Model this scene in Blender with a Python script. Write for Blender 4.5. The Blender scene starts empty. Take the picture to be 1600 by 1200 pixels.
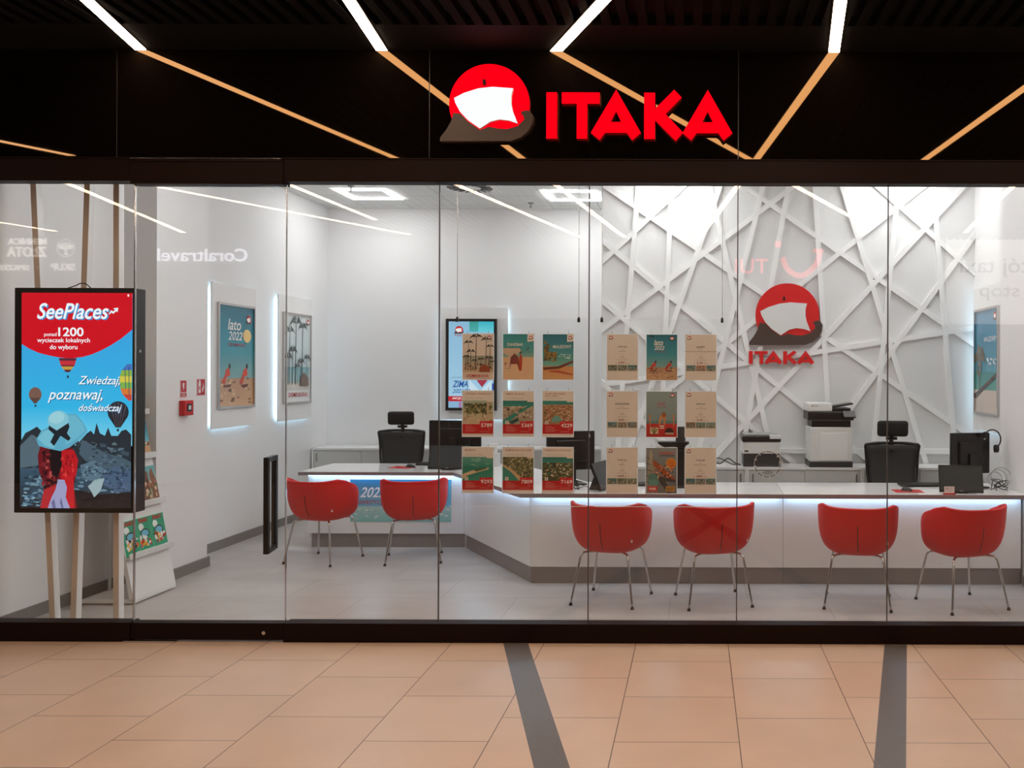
import bpy, bmesh, math, random
from mathutils import Vector, Matrix
R = math.radians
sc = bpy.context.scene
C = sc.collection
# ------------------------------------------------------------------ camera, world, exposure
F = 1405.0; CAMD = 5.9; CAMZ = 1.765; VX = 1089.0; VY = 583.0
cam = bpy.data.cameras.new('camera'); camo = bpy.data.objects.new('camera', cam); C.objects.link(camo)
camo.location = (0, -CAMD, CAMZ); camo.rotation_euler = (R(90), R(-0.2), 0)
cam.sensor_width = 36; cam.lens = F / 1600 * 36
cam.shift_x = (800 - VX) / 1600; cam.shift_y = (VY - 600) / 1600
cam.clip_start = 0.05
sc.camera = camo
w = bpy.data.worlds.new('world'); sc.world = w; w.use_nodes = True
w.node_tree.nodes['Background'].inputs[0].default_value = (1, .8, .65, 1)
w.node_tree.nodes['Background'].inputs[1].default_value = .12
sc.view_settings.view_transform = 'Standard'; sc.view_settings.look = 'None'
sc.view_settings.exposure = 0.0; sc.view_settings.gamma = 1; sc.view_settings.use_curve_mapping = False
CEIL_LIGHT = 34.0      # shop ceiling lamps
STRIP_LIGHT = 23.0     # warm mall strips
COOL_LED = 8.0         # cool glow strips

def PX(px, Y): return (px - VX) * (Y + CAMD) / F
def PZ(py, Y): return CAMZ - (py - VY) * (Y + CAMD) / F

# ------------------------------------------------------------------ materials
def lin(c):
    if isinstance(c, str):
        c = c.lstrip('#'); c = tuple(int(c[i:i+2], 16) / 255 for i in (0, 2, 4))
    return tuple((x / 12.92 if x <= .04045 else ((x + .055) / 1.055) ** 2.4) for x in c[:3])
def mat(name, col, rough=.5, metal=0, var=.04, scale=12, bump=0, spec=.5, coat=0):
    m = bpy.data.materials.new(name); m.use_nodes = True; nt = m.node_tree; b = nt.nodes['Principled BSDF']
    l = lin(col)
    b.inputs['Roughness'].default_value = rough; b.inputs['Metallic'].default_value = metal
    b.inputs['Specular IOR Level'].default_value = spec
    b.inputs['Coat Weight'].default_value = coat
    tc = nt.nodes.new('ShaderNodeTexCoord'); n = nt.nodes.new('ShaderNodeTexNoise'); n.inputs['Scale'].default_value = scale
    n.inputs['Detail'].default_value = 4
    nt.links.new(tc.outputs['Object'], n.inputs['Vector'])
    mx = nt.nodes.new('ShaderNodeMix'); mx.data_type = 'RGBA'
    mx.inputs[6].default_value = (*[x * (1 - var) for x in l], 1); mx.inputs[7].default_value = (*[min(1, x * (1 + var)) for x in l], 1)
    nt.links.new(n.outputs['Fac'], mx.inputs[0]); nt.links.new(mx.outputs[2], b.inputs['Base Color'])
    if bump:
        bp = nt.nodes.new('ShaderNodeBump'); bp.inputs['Strength'].default_value = bump; bp.inputs['Distance'].default_value = .002
        n2 = nt.nodes.new('ShaderNodeTexNoise'); n2.inputs['Scale'].default_value = scale * 25
        nt.links.new(tc.outputs['Object'], n2.inputs['Vector'])
        nt.links.new(n2.outputs['Fac'], bp.inputs['Height']); nt.links.new(bp.outputs['Normal'], b.inputs['Normal'])
    return m
def emis(name, col, s):
    m = bpy.data.materials.new(name); m.use_nodes = True; nt = m.node_tree
    nt.nodes.remove(nt.nodes['Principled BSDF'])
    e = nt.nodes.new('ShaderNodeEmission'); e.inputs[0].default_value = (*lin(col), 1); e.inputs[1].default_value = s
    nt.links.new(e.outputs[0], nt.nodes['Material Output'].inputs[0]); return m
def glass(name, tint=(.97, .985, .98), base=.04, rough=0):
    m = bpy.data.materials.new(name); m.use_nodes = True; nt = m.node_tree
    nt.nodes.remove(nt.nodes['Principled BSDF'])
    t = nt.nodes.new('ShaderNodeBsdfTransparent'); t.inputs[0].default_value = (*tint, 1)
    g = nt.nodes.new('ShaderNodeBsdfGlossy'); g.inputs['Roughness'].default_value = rough
    lw = nt.nodes.new('ShaderNodeLayerWeight'); lw.inputs[0].default_value = .5
    p = nt.nodes.new('ShaderNodeMath'); p.operation = 'POWER'; p.inputs[1].default_value = 5
    a = nt.nodes.new('ShaderNodeMath'); a.operation = 'MULTIPLY_ADD'; a.inputs[1].default_value = 1 - base; a.inputs[2].default_value = base
    mx = nt.nodes.new('ShaderNodeMixShader')
    nt.links.new(lw.outputs['Facing'], p.inputs[0]); nt.links.new(p.outputs[0], a.inputs[0]); nt.links.new(a.outputs[0], mx.inputs[0])
    nt.links.new(t.outputs[0], mx.inputs[1]); nt.links.new(g.outputs[0], mx.inputs[2])
    nt.links.new(mx.outputs[0], nt.nodes['Material Output'].inputs[0]); return m
def attr_mat(name, emission=0, rough=.45):
    m = bpy.data.materials.new(name); m.use_nodes = True; nt = m.node_tree; b = nt.nodes['Principled BSDF']
    a = nt.nodes.new('ShaderNodeAttribute'); a.attribute_name = 'ink'
    if emission:
        b.inputs['Base Color'].default_value = (.01, .01, .01, 1); b.inputs['Roughness'].default_value = rough
        nt.links.new(a.outputs['Color'], b.inputs['Emission Color']); b.inputs['Emission Strength'].default_value = emission
    else:
        nt.links.new(a.outputs['Color'], b.inputs['Base Color']); b.inputs['Roughness'].default_value = rough
    return m
def tile_mat(name, col, col2, joint, bw, rh, mortar, off, vec, rough=.3, var=.25, streak=None, noise=3.0, shift=.5):
    """brick pattern laid in world metres; vec = ('Y','X') picks which axis runs along the tile"""
    m = bpy.data.materials.new(name); m.use_nodes = True; nt = m.node_tree; b = nt.nodes['Principled BSDF']
    tc = nt.nodes.new('ShaderNodeNewGeometry'); sp = nt.nodes.new('ShaderNodeSeparateXYZ'); cb = nt.nodes.new('ShaderNodeCombineXYZ')
    nt.links.new(tc.outputs['Position'], sp.inputs[0])
    for i, (ax, o) in enumerate(zip(vec, off)):
        ad = nt.nodes.new('ShaderNodeMath'); ad.operation = 'ADD'; ad.inputs[1].default_value = o
        nt.links.new(sp.outputs[ax], ad.inputs[0]); nt.links.new(ad.outputs[0], cb.inputs[i])
    br = nt.nodes.new('ShaderNodeTexBrick'); br.offset = shift; br.inputs['Scale'].default_value = 1
    br.inputs['Brick Width'].default_value = bw; br.inputs['Row Height'].default_value = rh
    br.inputs['Mortar Size'].default_value = mortar; br.inputs['Mortar Smooth'].default_value = .3; br.inputs['Bias'].default_value = 0
    br.inputs['Color1'].default_value = (*lin(col), 1); br.inputs['Color2'].default_value = (*lin(col2), 1); br.inputs['Mortar'].default_value = (*lin(joint), 1)
    nt.links.new(cb.outputs[0], br.inputs['Vector'])
    n = nt.nodes.new('ShaderNodeTexNoise'); n.inputs['Scale'].default_value = noise; n.inputs['Detail'].default_value = 6
    mp = nt.nodes.new('ShaderNodeMapping'); mp.inputs['Scale'].default_value = streak or (1, 1, 1)
    nt.links.new(tc.outputs['Position'], mp.inputs[0]); nt.links.new(mp.outputs[0], n.inputs['Vector'])
    mr = nt.nodes.new('ShaderNodeMapRange'); mr.inputs[1].default_value = .3; mr.inputs[2].default_value = .7
    mr.inputs[3].default_value = 1 - var; mr.inputs[4].default_value = 1 + var * .4
    nt.links.new(n.outputs['Fac'], mr.inputs[0])
    vm = nt.nodes.new('ShaderNodeVectorMath'); vm.operation = 'SCALE'
    nt.links.new(br.outputs['Color'], vm.inputs[0]); nt.links.new(mr.outputs[0], vm.inputs['Scale'])
    nt.links.new(vm.outputs[0], b.inputs['Base Color']); b.inputs['Roughness'].default_value = rough
    return m
def frosted(name):
    m = bpy.data.materials.new(name); m.use_nodes = True; nt = m.node_tree; b = nt.nodes['Principled BSDF']; b.inputs['Base Color'].default_value = (.9, .9, .9, 1)
    t = nt.nodes.new('ShaderNodeBsdfTranslucent'); t.inputs[0].default_value = (.95, .95, .95, 1); mx = nt.nodes.new('ShaderNodeMixShader'); mx.inputs[0].default_value = .75
    nt.links.new(b.outputs[0], mx.inputs[1]); nt.links.new(t.outputs[0], mx.inputs[2]); nt.links.new(mx.outputs[0], nt.nodes['Material Output'].inputs[0]); return m
M = dict(
    frosted=frosted('frosted_pocket'),
    wall=mat('wall_paint', '#ECEAEA', .55, var=.01, bump=.05),
    latwall=mat('lattice_wall_paint', '#E3E3E3', .55, var=.01, bump=.05),
    lattice=mat('lattice_paint', '#F2F2F2', .4, var=.01),
    white=mat('white_laminate', '#EDEBEA', .25, var=.01),
    worktop=mat('white_gloss_worktop', '#F2F0F0', .08, var=.01),
    edge=mat('worktop_edge', '#8E8284', .4),
    greydoor=mat('cabinet_door_grey', '#C9C8C5', .35, var=.01),
    plinth=mat('plinth_grey', '#8B8482', .35, metal=.3),
    base=mat('baseboard_grey', '#7B7876', .5),
    black=mat('black_plastic', '#141212', .35),
    blacksoft=mat('black_fabric', '#141111', .85, bump=.3),
    mesh=mat('mesh_fabric', '#3A3A39', .8, bump=.4, scale=20),
    screen_off=mat('screen_glass', '#3C4041', .3, spec=.2),
    frame=mat('storefront_bronze', '#1C0D09', .5, spec=.12),
    fascia=mat('fascia_glass', '#0C0806', .02, var=.0, spec=.48),
    slat=mat('ceiling_slat', '#050404', .8, spec=.2),
    ceilblack=mat('ceiling_black', '#060504', .7, spec=.3),
    red=mat('red_upholstery', '#D0090D', .55, var=.03, bump=.25, scale=30),
    chrome=mat('chrome', '#C9C5C2', .12, metal=1),
    rubber=mat('rubber_foot', '#0D0D0D', .6),
    tan=mat('batten_wood', '#DECBBC', .6, var=.06, scale=4),
    redplastic=mat('red_plastic', '#C21A1E', .4),
    hull=mat('sign_hull_brown', '#4A3A33', .4),
    signred=mat('sign_red', '#D81E20', .35),
    signside=mat('sign_red_side', '#A80F10', .4),
    whiteplastic=mat('white_plastic', '#E0E0DE', .35),
    greyplastic=mat('grey_plastic', '#9A9A98', .4),
    darkgrey=mat('dark_grey_plastic', '#3A3838', .4),
    granite=mat('granite_strip', '#645C5A', .35, var=.2, scale=60),
    tileceil=tile_mat('ceiling_tile', '#E4E4E2', '#E0E0DE', '#A0A09E', .6, .6, .004, (.04, .02), ('X', 'Y'), rough=.8, var=.02, shift=0),
    mallfloor=tile_mat('mall_tile', '#D6B69E', '#DABCA6', '#5B3D2E', .6, .6, .0028, (60.1, 60.391), ('Y', 'X'), rough=.3, var=.07, noise=2.2),
    shopfloor=tile_mat('shop_tile', '#BDB6B2', '#B6AFAB', '#8A8480', 1.2, .6, .003, (60.2, 60.05), ('X', 'Y'), rough=.3, var=.16, streak=(.7, 1.3, 1), noise=2.5),
    glass=glass('storefront_glass'),
    acrylic=glass('clear_acrylic', (.985, .99, .99), .02),
    seamg=mat('glass_joint', '#4A4745', .3),
    lamp=emis('lamp_diffuser', '#FFFFFF', CEIL_LIGHT),
    strip=emis('warm_strip', '#FFDFC0', STRIP_LIGHT),
    cool=emis('cool_strip', '#BFE8FF', COOL_LED),
    coolc=emis('counter_strip', '#B4DCFF', COOL_LED*1.3),
    litred=emis('lit_red_face', '#FF0014', 1.15),
    litwhite=emis('lit_white_face', '#EEF8FF', 1.15),
    signwhite=emis('far_sign_white', '#F2F0FF', 6),
    signpale=emis('far_sign_pale', '#FFF6EE', 4),
    signredlit=emis('far_sign_red', '#FF5A5F', 5),
    print=attr_mat('printed_paper', 0, .4),
    glossprint=attr_mat('glossy_print', 0, .15),
    screen=attr_mat('lit_screen', 1.05, .1),
    farwall=mat('far_wall', '#6E6660', .6),
    paper=mat('paper_white', '#EFEDEA', .6, var=.01),
    cream=mat('far_panel', '#E8E0DA', .5),
)
M['fascia'].node_tree.nodes['Principled BSDF'].inputs['Specular Tint'].default_value = (.85, .52, .24, 1)   # bronze-tinted glass
# ------------------------------------------------------------------ geometry helpers
def link_mesh(name, bm, m, parent=None, smooth=False):
    me = bpy.data.meshes.new(name); bm.normal_update(); bm.to_mesh(me); bm.free()
    for k in (m if isinstance(m, (list, tuple)) else [m]): me.materials.append(k)
    if smooth:
        for p in me.polygons: p.use_smooth = True
    o = bpy.data.objects.new(name, me); C.objects.link(o)
    if parent: o.parent = parent
    return o
def obox(bm, c, s, rot=None, bev=0, mi=0):
    mt = Matrix.Translation(c) @ (rot.to_4x4() if rot else Matrix.Identity(4)) @ Matrix.Diagonal((*s, 1))
    r = bmesh.ops.create_cube(bm, size=1, matrix=mt); vs = r['verts']
    fs = set(f for v in vs for f in v.link_faces)
    if bev:
        es = list(set(e for v in vs for e in v.link_edges))
        rr = bmesh.ops.bevel(bm, geom=es, offset=bev, segments=3, profile=.5, affect='EDGES', clamp_overlap=True)
        fs = set(rr['faces']) | set(f for f in fs if f.is_valid)
    for f in fs:
        if f.is_valid: f.material_index = mi
    return bm
def bx(bm, x0, x1, y0, y1, z0, z1, bev=0, mi=0):
    return obox(bm, ((x0+x1)/2, (y0+y1)/2, (z0+z1)/2), (abs(x1-x0), abs(y1-y0), abs(z1-z0)), None, bev, mi)
def cyl(bm, c, r, h, axis='Z', seg=24, r2=None, mi=0):
    rot = {'Z': Matrix.Identity(3), 'X': Matrix.Rotation(R(90), 3, 'Y'), 'Y': Matrix.Rotation(R(90), 3, 'X')}[axis]
    res = bmesh.ops.create_cone(bm, cap_ends=True, segments=seg, radius1=r, radius2=r if r2 is None else r2, depth=h,
                                matrix=Matrix.Translation(c) @ rot.to_4x4())
    for f in set(f for v in res['verts'] for f in v.link_faces): f.material_index = mi
    return bm
def smoothpath(pts, n=6):
    P = [Vector(p) for p in pts]
    if len(P) < 3: return P
    out = []
    for i in range(len(P) - 1):
        p0, p1, p2, p3 = P[max(i-1, 0)], P[i], P[i+1], P[min(i+2, len(P)-1)]
        for k in range(n):
            t = k / n
            out.append(.5 * ((2*p1) + (-p0+p2)*t + (2*p0-5*p1+4*p2-p3)*t*t + (-p0+3*p1-3*p2+p3)*t**3))
    out.append(P[-1]); return out
def tube(bm, pts, r, seg=10, closed=False, smooth=True, n=6, mi=0):
    P = smoothpath(pts, n) if smooth else [Vector(p) for p in pts]
    rings = []; up = Vector((.123, .345, .93)).normalized()
    for i, p in enumerate(P):
        a = P[(i-1) % len(P)] if (closed or i) else p; b = P[(i+1) % len(P)] if (closed or i < len(P)-1) else p
        t = (b - a).normalized(); x = t.cross(up)
        if x.length < .05: x = t.cross(Vector((1, 0, 0)))
        x.normalize(); y = t.cross(x).normalized()
        rings.append([bm.verts.new(p + (x*math.cos(q) + y*math.sin(q)) * r) for q in [2*math.pi*k/seg for k in range(seg)]])
    m = len(rings)
    for i in range(m if closed else m-1):
        A, B = rings[i], rings[(i+1) % m]
        for k in range(seg):
            f = bm.faces.new((A[k], A[(k+1) % seg], B[(k+1) % seg], B[k])); f.material_index = mi; f.smooth = True
    if not closed:
        bm.faces.new(rings[0][::-1]).material_index = mi; bm.faces.new(rings[-1]).material_index = mi
    return bm
def prism(bm, pts, d0, d1, plane='XZ', mi=0, side_mi=None):
    """outline pts in a plane, extruded between d0 and d1 along the third axis"""
    def v(p, d): return {'XZ': (p[0], d, p[1]), 'XY': (p[0], p[1], d), 'YZ': (d, p[0], p[1])}[plane]
    A = [bm.verts.new(v(p, d0)) for p in pts]; B = [bm.verts.new(v(p, d1)) for p in pts]
    fa = bm.faces.new(A); fb = bm.faces.new(B[::-1]); fa.material_index = fb.material_index = mi
    fs = [fa, fb]
    for i in range(len(pts)):
        j = (i+1) % len(pts); f = bm.faces.new((A[j], A[i], B[i], B[j])); f.material_index = mi if side_mi is None else side_mi; fs.append(f)
    bmesh.ops.recalc_face_normals(bm, faces=fs)
    bmesh.ops.triangulate(bm, faces=[fa, fb])
    return bm
def NB(): return bmesh.new()
def tag(o, label=None, cat=None, group=None, kind=None):
    if label: o['label'] = label
    if cat: o['category'] = cat
    if group: o['group'] = group
    if kind: o['kind'] = kind
    return o
def thing(name, label, cat, loc=(0, 0, 0), rz=0, group=None):
    o = bpy.data.objects.new(name, None); C.objects.link(o); o.empty_display_size = .1
    o.location = loc; o.rotation_euler = (0, 0, rz); return tag(o, label, cat, group)
def struct(name, bm, m, label=None): return tag(link_mesh(name, bm, m), label, None, None, 'structure')
def dup(root, loc=None, rz=None, label=None, group=None):
    r = root.copy(); C.objects.link(r)
    if loc is not None: r.location = loc
    if rz is not None: r.rotation_euler = (0, 0, rz)
    if label: r['label'] = label
    if group: r['group'] = group
    for ch in list(root.children):
        c = ch.copy(); C.objects.link(c); c.parent = r
        for g in list(ch.children):
            d = g.copy(); C.objects.link(d); d.parent = c
    return r
# ---- text glyphs to flat triangles
_tc = {}
def glyphs(s, bold=0, shear=0):
    k = (s, bold, shear)
    if k in _tc: return _tc[k]
    cu = bpy.data.curves.new('t', 'FONT'); cu.body = s; cu.size = 1; cu.offset = bold*.45; cu.shear = shear; cu.resolution_u = 4
    o = bpy.data.objects.new('t', cu); C.objects.link(o); bpy.context.view_layer.update()
    e = o.evaluated_get(bpy.context.evaluated_depsgraph_get()); me = e.to_mesh()
    V = [(v.co.x, v.co.y) for v in me.vertices]; Fc = [tuple(p.vertices) for p in me.polygons]
    e.to_mesh_clear(); bpy.data.objects.remove(o); bpy.data.curves.remove(cu)
    x0 = min(v[0] for v in V); x1 = max(v[0] for v in V); y0 = min(v[1] for v in V); y1 = max(v[1] for v in V)
    V = [((x-x0)/(x1-x0), (y-y0)/(y1-y0)) for x, y in V]
    _tc[k] = (V, Fc, (x1-x0)/(y1-y0)); return _tc[k]
class Art:
    """flat coloured artwork: x right, z up, faces local -y; each shape sits a hair above the last"""
    def __init__(s, step=.00012, sx=1, ox=0, oy=0): s.bm = NB(); s.lay = s.bm.loops.layers.float_color.new('ink'); s.k = 0; s.step = step; s.sx = sx; s.ox = ox; s.oy = oy
    def T(s, p): return ((p[0]-s.ox)*s.sx, (s.oy-p[1])*s.sx)
    def poly(s, pts, col, cols=None, raw=False):
        s.k += 1; q = [s.T(p) for p in pts]
        vs = [s.bm.verts.new((x, -s.k*s.step, z)) for x, z in q]
        try: f = s.bm.faces.new(vs)
        except ValueError: return
        cl = [lin(c) for c in cols] if cols else [lin(col)]*len(vs)
        for i, l in enumerate(f.loops): l[s.lay] = (*cl[i], 1)
        f.normal_update()
        if f.normal.y > 0: f.normal_flip()
        if len(vs) > 4: bmesh.ops.triangulate(s.bm, faces=[f])
    def rect(s, x0, y0, x1, y1, col, col2=None):
        s.poly([(x0, y0), (x1, y0), (x1, y1), (x0, y1)], col, [col, col, col2, col2] if col2 else None)
    def ell(s, cx, cy, rx, ry, col, n=24, a0=0, a1=360, rot=0):
        full = a1-a0 >= 360; pts = []
        for i in range(n if full else n+1):
            a = R(a0+(a1-a0)*i/n); x = rx*math.cos(a); y = ry*math.sin(a)
            pts.append((cx+x*math.cos(rot)-y*math.sin(rot), cy+x*math.sin(rot)+y*math.cos(rot)))
        s.poly(pts, col)
    def text(s, t, x0, y0, x1, y1, col, bold=.012, shear=0):
        V, Fc, _ = glyphs(t, bold, shear); s.k += 1; c = (*lin(col), 1)
        vs = [s.bm.verts.new((s.T((x0+(x1-x0)*u, 0))[0], -s.k*s.step, s.T((0, y1+(y0-y1)*v))[1])) for u, v in V]
        for f in Fc:
            try: g = s.bm.faces.new([vs[i] for i in f])
            except ValueError: continue
            for l in g.loops: l[s.lay] = c
            g.normal_update()
            if g.normal.y > 0: g.normal_flip()
    def speck(s, x0, y0, x1, y1, pal, n, rad, rng, asp=1):
        s.k += 1
        for _ in range(n):
            cx = rng.uniform(x0+rad, x1-rad) if x1-x0 > 2*rad else (x0+x1)/2; cy = rng.uniform(y0+rad*asp, y1-rad*asp) if y1-y0 > 2*rad*asp else (y0+y1)/2
            m = rng.randint(4, 6); a = rng.random()*6; col = (*lin(rng.choice(pal)), 1)
            pts = [(cx+rad*rng.uniform(.4, 1)*math.cos(a+6.283*i/m), cy+rad*asp*rng.uniform(.4, 1)*math.sin(a+6.283*i/m)) for i in range(m)]
            vs = [s.bm.verts.new((s.T(p)[0], -(s.k+rng.random()*.8)*s.step, s.T(p)[1])) for p in pts]
            f = s.bm.faces.new(vs)
            for l in f.loops: l[s.lay] = col
            f.normal_update()
            if f.normal.y > 0: f.normal_flip()
        s.k += 1
    def build(s, name, m, parent=None): return link_mesh(name, s.bm, m, parent)
def palm(a, x, y0, y1, r, col, rng):
    w = r*.06
    a.poly([(x-w, y1), (x+w, y1), (x+w*.6+r*.1, y0), (x-w*.6+r*.1, y0)], col)
    for k in range(8):
        t = R(-170+k*22+rng.uniform(-8, 8)); dx = math.cos(t)*r; dy = math.sin(t)*r*.5
        cx = x+r*.1
        a.poly([(cx, y0), (cx+dx*.5, y0+dy*.9-r*.12), (cx+dx, y0+dy+r*.32), (cx+dx*.5, y0+dy*.6+r*.02)], col)
SAIL = [(-.85, -.12), (-.6, -.25), (-.25, -.36), (.1, -.4), (.61, -.365), (.565, -.2), (.56, 0), (.6, .2), (.72, .5), (.5, .43), (.27, .405), (.05, .46), (-.21, .63), (-.5, .43), (-.7, .22), (-.82, 0)]
HULL = [(-1.2, .94), (-1.2, .85), (-1.05, .66), (-.93, .45), (-.87, .24), (-.7, .26), (-.5, .46), (-.21, .66), (.02, .58), (.2, .62), (.45, .64), (.72, .56), (.88, .4), (.86, .3), (.8, .26), (.82, .2), (.93, .17), (1.03, .19), (1.1, .3), (1.08, .5), (.98, .68), (.8, .84), (.55, .93)]
def mini_logo(a, cx, cy, r):
    a.ell(cx, cy, r*.96, r*.94, '#C4202A', 20)
    a.poly([(cx+x*r, cy+y*r) for x, y in HULL], '#4A3530'); a.poly([(cx+x*r, cy+y*r) for x, y in SAIL], '#F4F0EE')
# ------------------------------------------------------------------ THE SETTING
XL, XR = -4.74, 2.90; YB, YW = 5.62, 3.51; ZC = 3.86
struct('floor', bx(NB(), XL, XR, .05, YB, -.1, 0), M['shopfloor'], 'grey stone-look tiled shop floor')
struct('floor', bx(NB(), -14, 12, -8.3, .05, -.1, 0), M['mallfloor'], 'beige square tiled mall floor with dark joints')
struct('ceiling', bx(NB(), XL, XR, .07, YB, ZC, ZC+.1), M['tileceil'], 'white tiled shop ceiling')
struct('wall_left', bx(NB(), XL-.1, XL, .07, YB, 0, ZC), M['wall'], 'white left wall')
struct('wall_back', bx(NB(), XL-.1, -1.0, YB, YB+.1, 0, ZC), M['wall'], 'white back wall')
struct('wall_lattice', bx(NB(), -1.0, XR+.1, YW, YB+.1, 0, ZC), M['latwall'], 'white wall behind the lattice of battens')
struct('wall_right', bx(NB(), XR, XR+.1, .07, YW, 0, ZC), M['wall'], 'white right wall')
struct('wall_left_pillar', bx(NB(), XL, -4.43, 1.47, 2.24, 0, ZC), M['wall'], 'white pillar on the left wall')
struct('wall_right_pillar', bx(NB(), 2.74, XR, 1.35, 2.22, 0, ZC), M['wall'], 'white pillar on the right wall')
struct('baseboard_left', bx(NB(), XL, XL+.015, .08, 1.47, 0, .09), M['base'])
struct('baseboard_left', bx(NB(), XL, XL+.015, 2.24, YB, 0, .09), M['base'])
struct('baseboard_pillar', bx(bx(NB(), -4.43, -4.412, 1.455, 2.258, 0, .09), XL, -4.43, 1.455, 1.47, 0, .09), M['base'])
struct('baseboard_right', bx(NB(), 2.722, 2.74, 1.35, 1.6, 0, .09), M['base'])
struct('baseboard_back', bx(NB(), XL, -1.0, YB-.015, YB, 0, .09), M['base'])
# mall side
struct('wall_fascia', bx(bx(bx(bx(NB(), -4.9, -3.803, -.02, .05, 3.15, 3.95), -3.797, -1.759, -.02, .05, 3.15, 3.95), -1.753, .262, -.02, .05, 3.15, 3.95), .268, 3.1, -.02, .05, 3.15, 3.95), M['fascia'], 'black mirror-like fascia panels over the shop front')
b = NB()
for x in (-3.8, -1.756, .265): bx(b, x-.003, x+.003, -.016, .04, 3.15, 3.87)
struct('trim_1', b, M['seamg'])
struct('trim_2', bx(bx(NB(), -4.9, 3.1, -.045, .07, 3.005, 3.15, .004), -4.9, 3.1, -.05, -.02, 3.15, 3.158), M['frame'], 'dark bronze beam over the glass front')
struct('trim_3', bx(bx(NB(), -4.9, -3.693, -.04, .07, 0, .125, .004), -2.693, 3.1, -.04, .07, 0, .125, .004), M['frame'], 'black sill under the glass front')
struct('wall_front_left', bx(NB(), -14, -4.84, -.02, .07, 0, 3.95), M['ceilblack'])
struct('wall_front_right', bx(NB(), 3.0, 12, -.02, .07, 0, 3.95), M['ceilblack'])
struct('ceiling', bx(bx(NB(), -14, 12, -8.3, -.45, 3.93, 3.98), -14, 12, -.45, .05, 3.87, 3.93), M['ceilblack'], 'black mall ceiling')
b = NB(); x = -14
while x < 12:
    bx(b, x, x+.055, -8.2, -.45, 3.87, 3.925); x += .11
struct('ceiling_slats', b, M['slat'], 'black slats of the mall ceiling')
struct('wall_opposite', bx(NB(), -14, 12, -8.4, -8.2, 0, 3.98), M['farwall'])
# dark granite strips in the mall floor
def floor_strip(n, a, bb, wd):
    A, B = Vector(a), Vector(bb); d = (B-A).normalized(); E = A + d*7.0*(1/abs(d.y)); nx = wd/2/abs(d.y)
    prism_b = prism(NB(), [(A.x-nx, A.y), (A.x+nx, A.y), (E.x+nx, E.y), (E.x-nx, E.y)], -.02, .0012, 'XY')
    return struct('trim_%d' % n, prism_b, M['granite'], 'dark grey granite strip in the mall floor')
floor_strip(4, (-1.174, -.045), (-.643, -1.88), .155); floor_strip(5, (1.30, -.045), (.868, -1.88), .142)
# storefront panes
J = [-4.74, -3.693, -2.693, -1.693, -.71, .265, 1.252, 2.25, 2.9]
wn = 0
for i in range(len(J)-1):
    if i == 1: continue
    wn += 1
    o = struct('window_%d' % wn, bx(NB(), J[i]+.003, J[i+1]-.003, 0, .012, .12, 3.01), M['glass'], 'clear frameless shop window pane')
    link_mesh('glass_joint', bx(NB(), J[i+1]-.0035, J[i+1]+.0035, 0, .012, .12, 3.01), M['seamg'], o)
# glass door
d = tag(thing('door_1', None, None, (0, 0, 0)), 'frameless glass door with black rails and a long pull handle', None, None, 'structure')
link_mesh('door_pane', bx(NB(), -3.686, -2.699, -.002, .01, .12, 2.98), M['glass'], d)
link_mesh('door_rail', bx(NB(), -3.69, -2.697, -.03, .05, .012, .122, .003), M['frame'], d)
link_mesh('door_rail', bx(bx(NB(), -3.69, -2.697, -.055, .05, 2.985, 3.13, .003), -3.66, -2.70, -.06, -.05, 3.13, 3.145), M['frame'], d)
link_mesh('door_header_strip', bx(NB(), -3.68, -2.70, -.062, -.045, 3.146, 3.152), M['chrome'], d)
link_mesh('door_edge', bx(bx(NB(), -3.692, -3.687, -.004, .012, .12, 2.99), -2.698, -2.694, -.004, .012, .12, 2.99), M['chrome'], d)
b = NB(); bx(b, -2.803, -2.770, -.085, -.055, .582, 1.209, .003); bx(b, -2.839, -2.806, .10, .13, .582, 1.209, .003)
for z in (.598, 1.193): obox(b, (-2.804, .022, z), (.03, .16, .032), Matrix.Rotation(R(11), 3, 'Z'))
link_mesh('door_handle', b, M['black'], d)
b = NB(); cyl(b, (-2.82, -.033, .06), .012, .01, 'Y'); link_mesh('door_lock', b, M['chrome'], d)
link_mesh('door_pivot', bx(NB(), -3.72, -3.38, -.06, -.03, .0, .012), M['chrome'], d)
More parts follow.
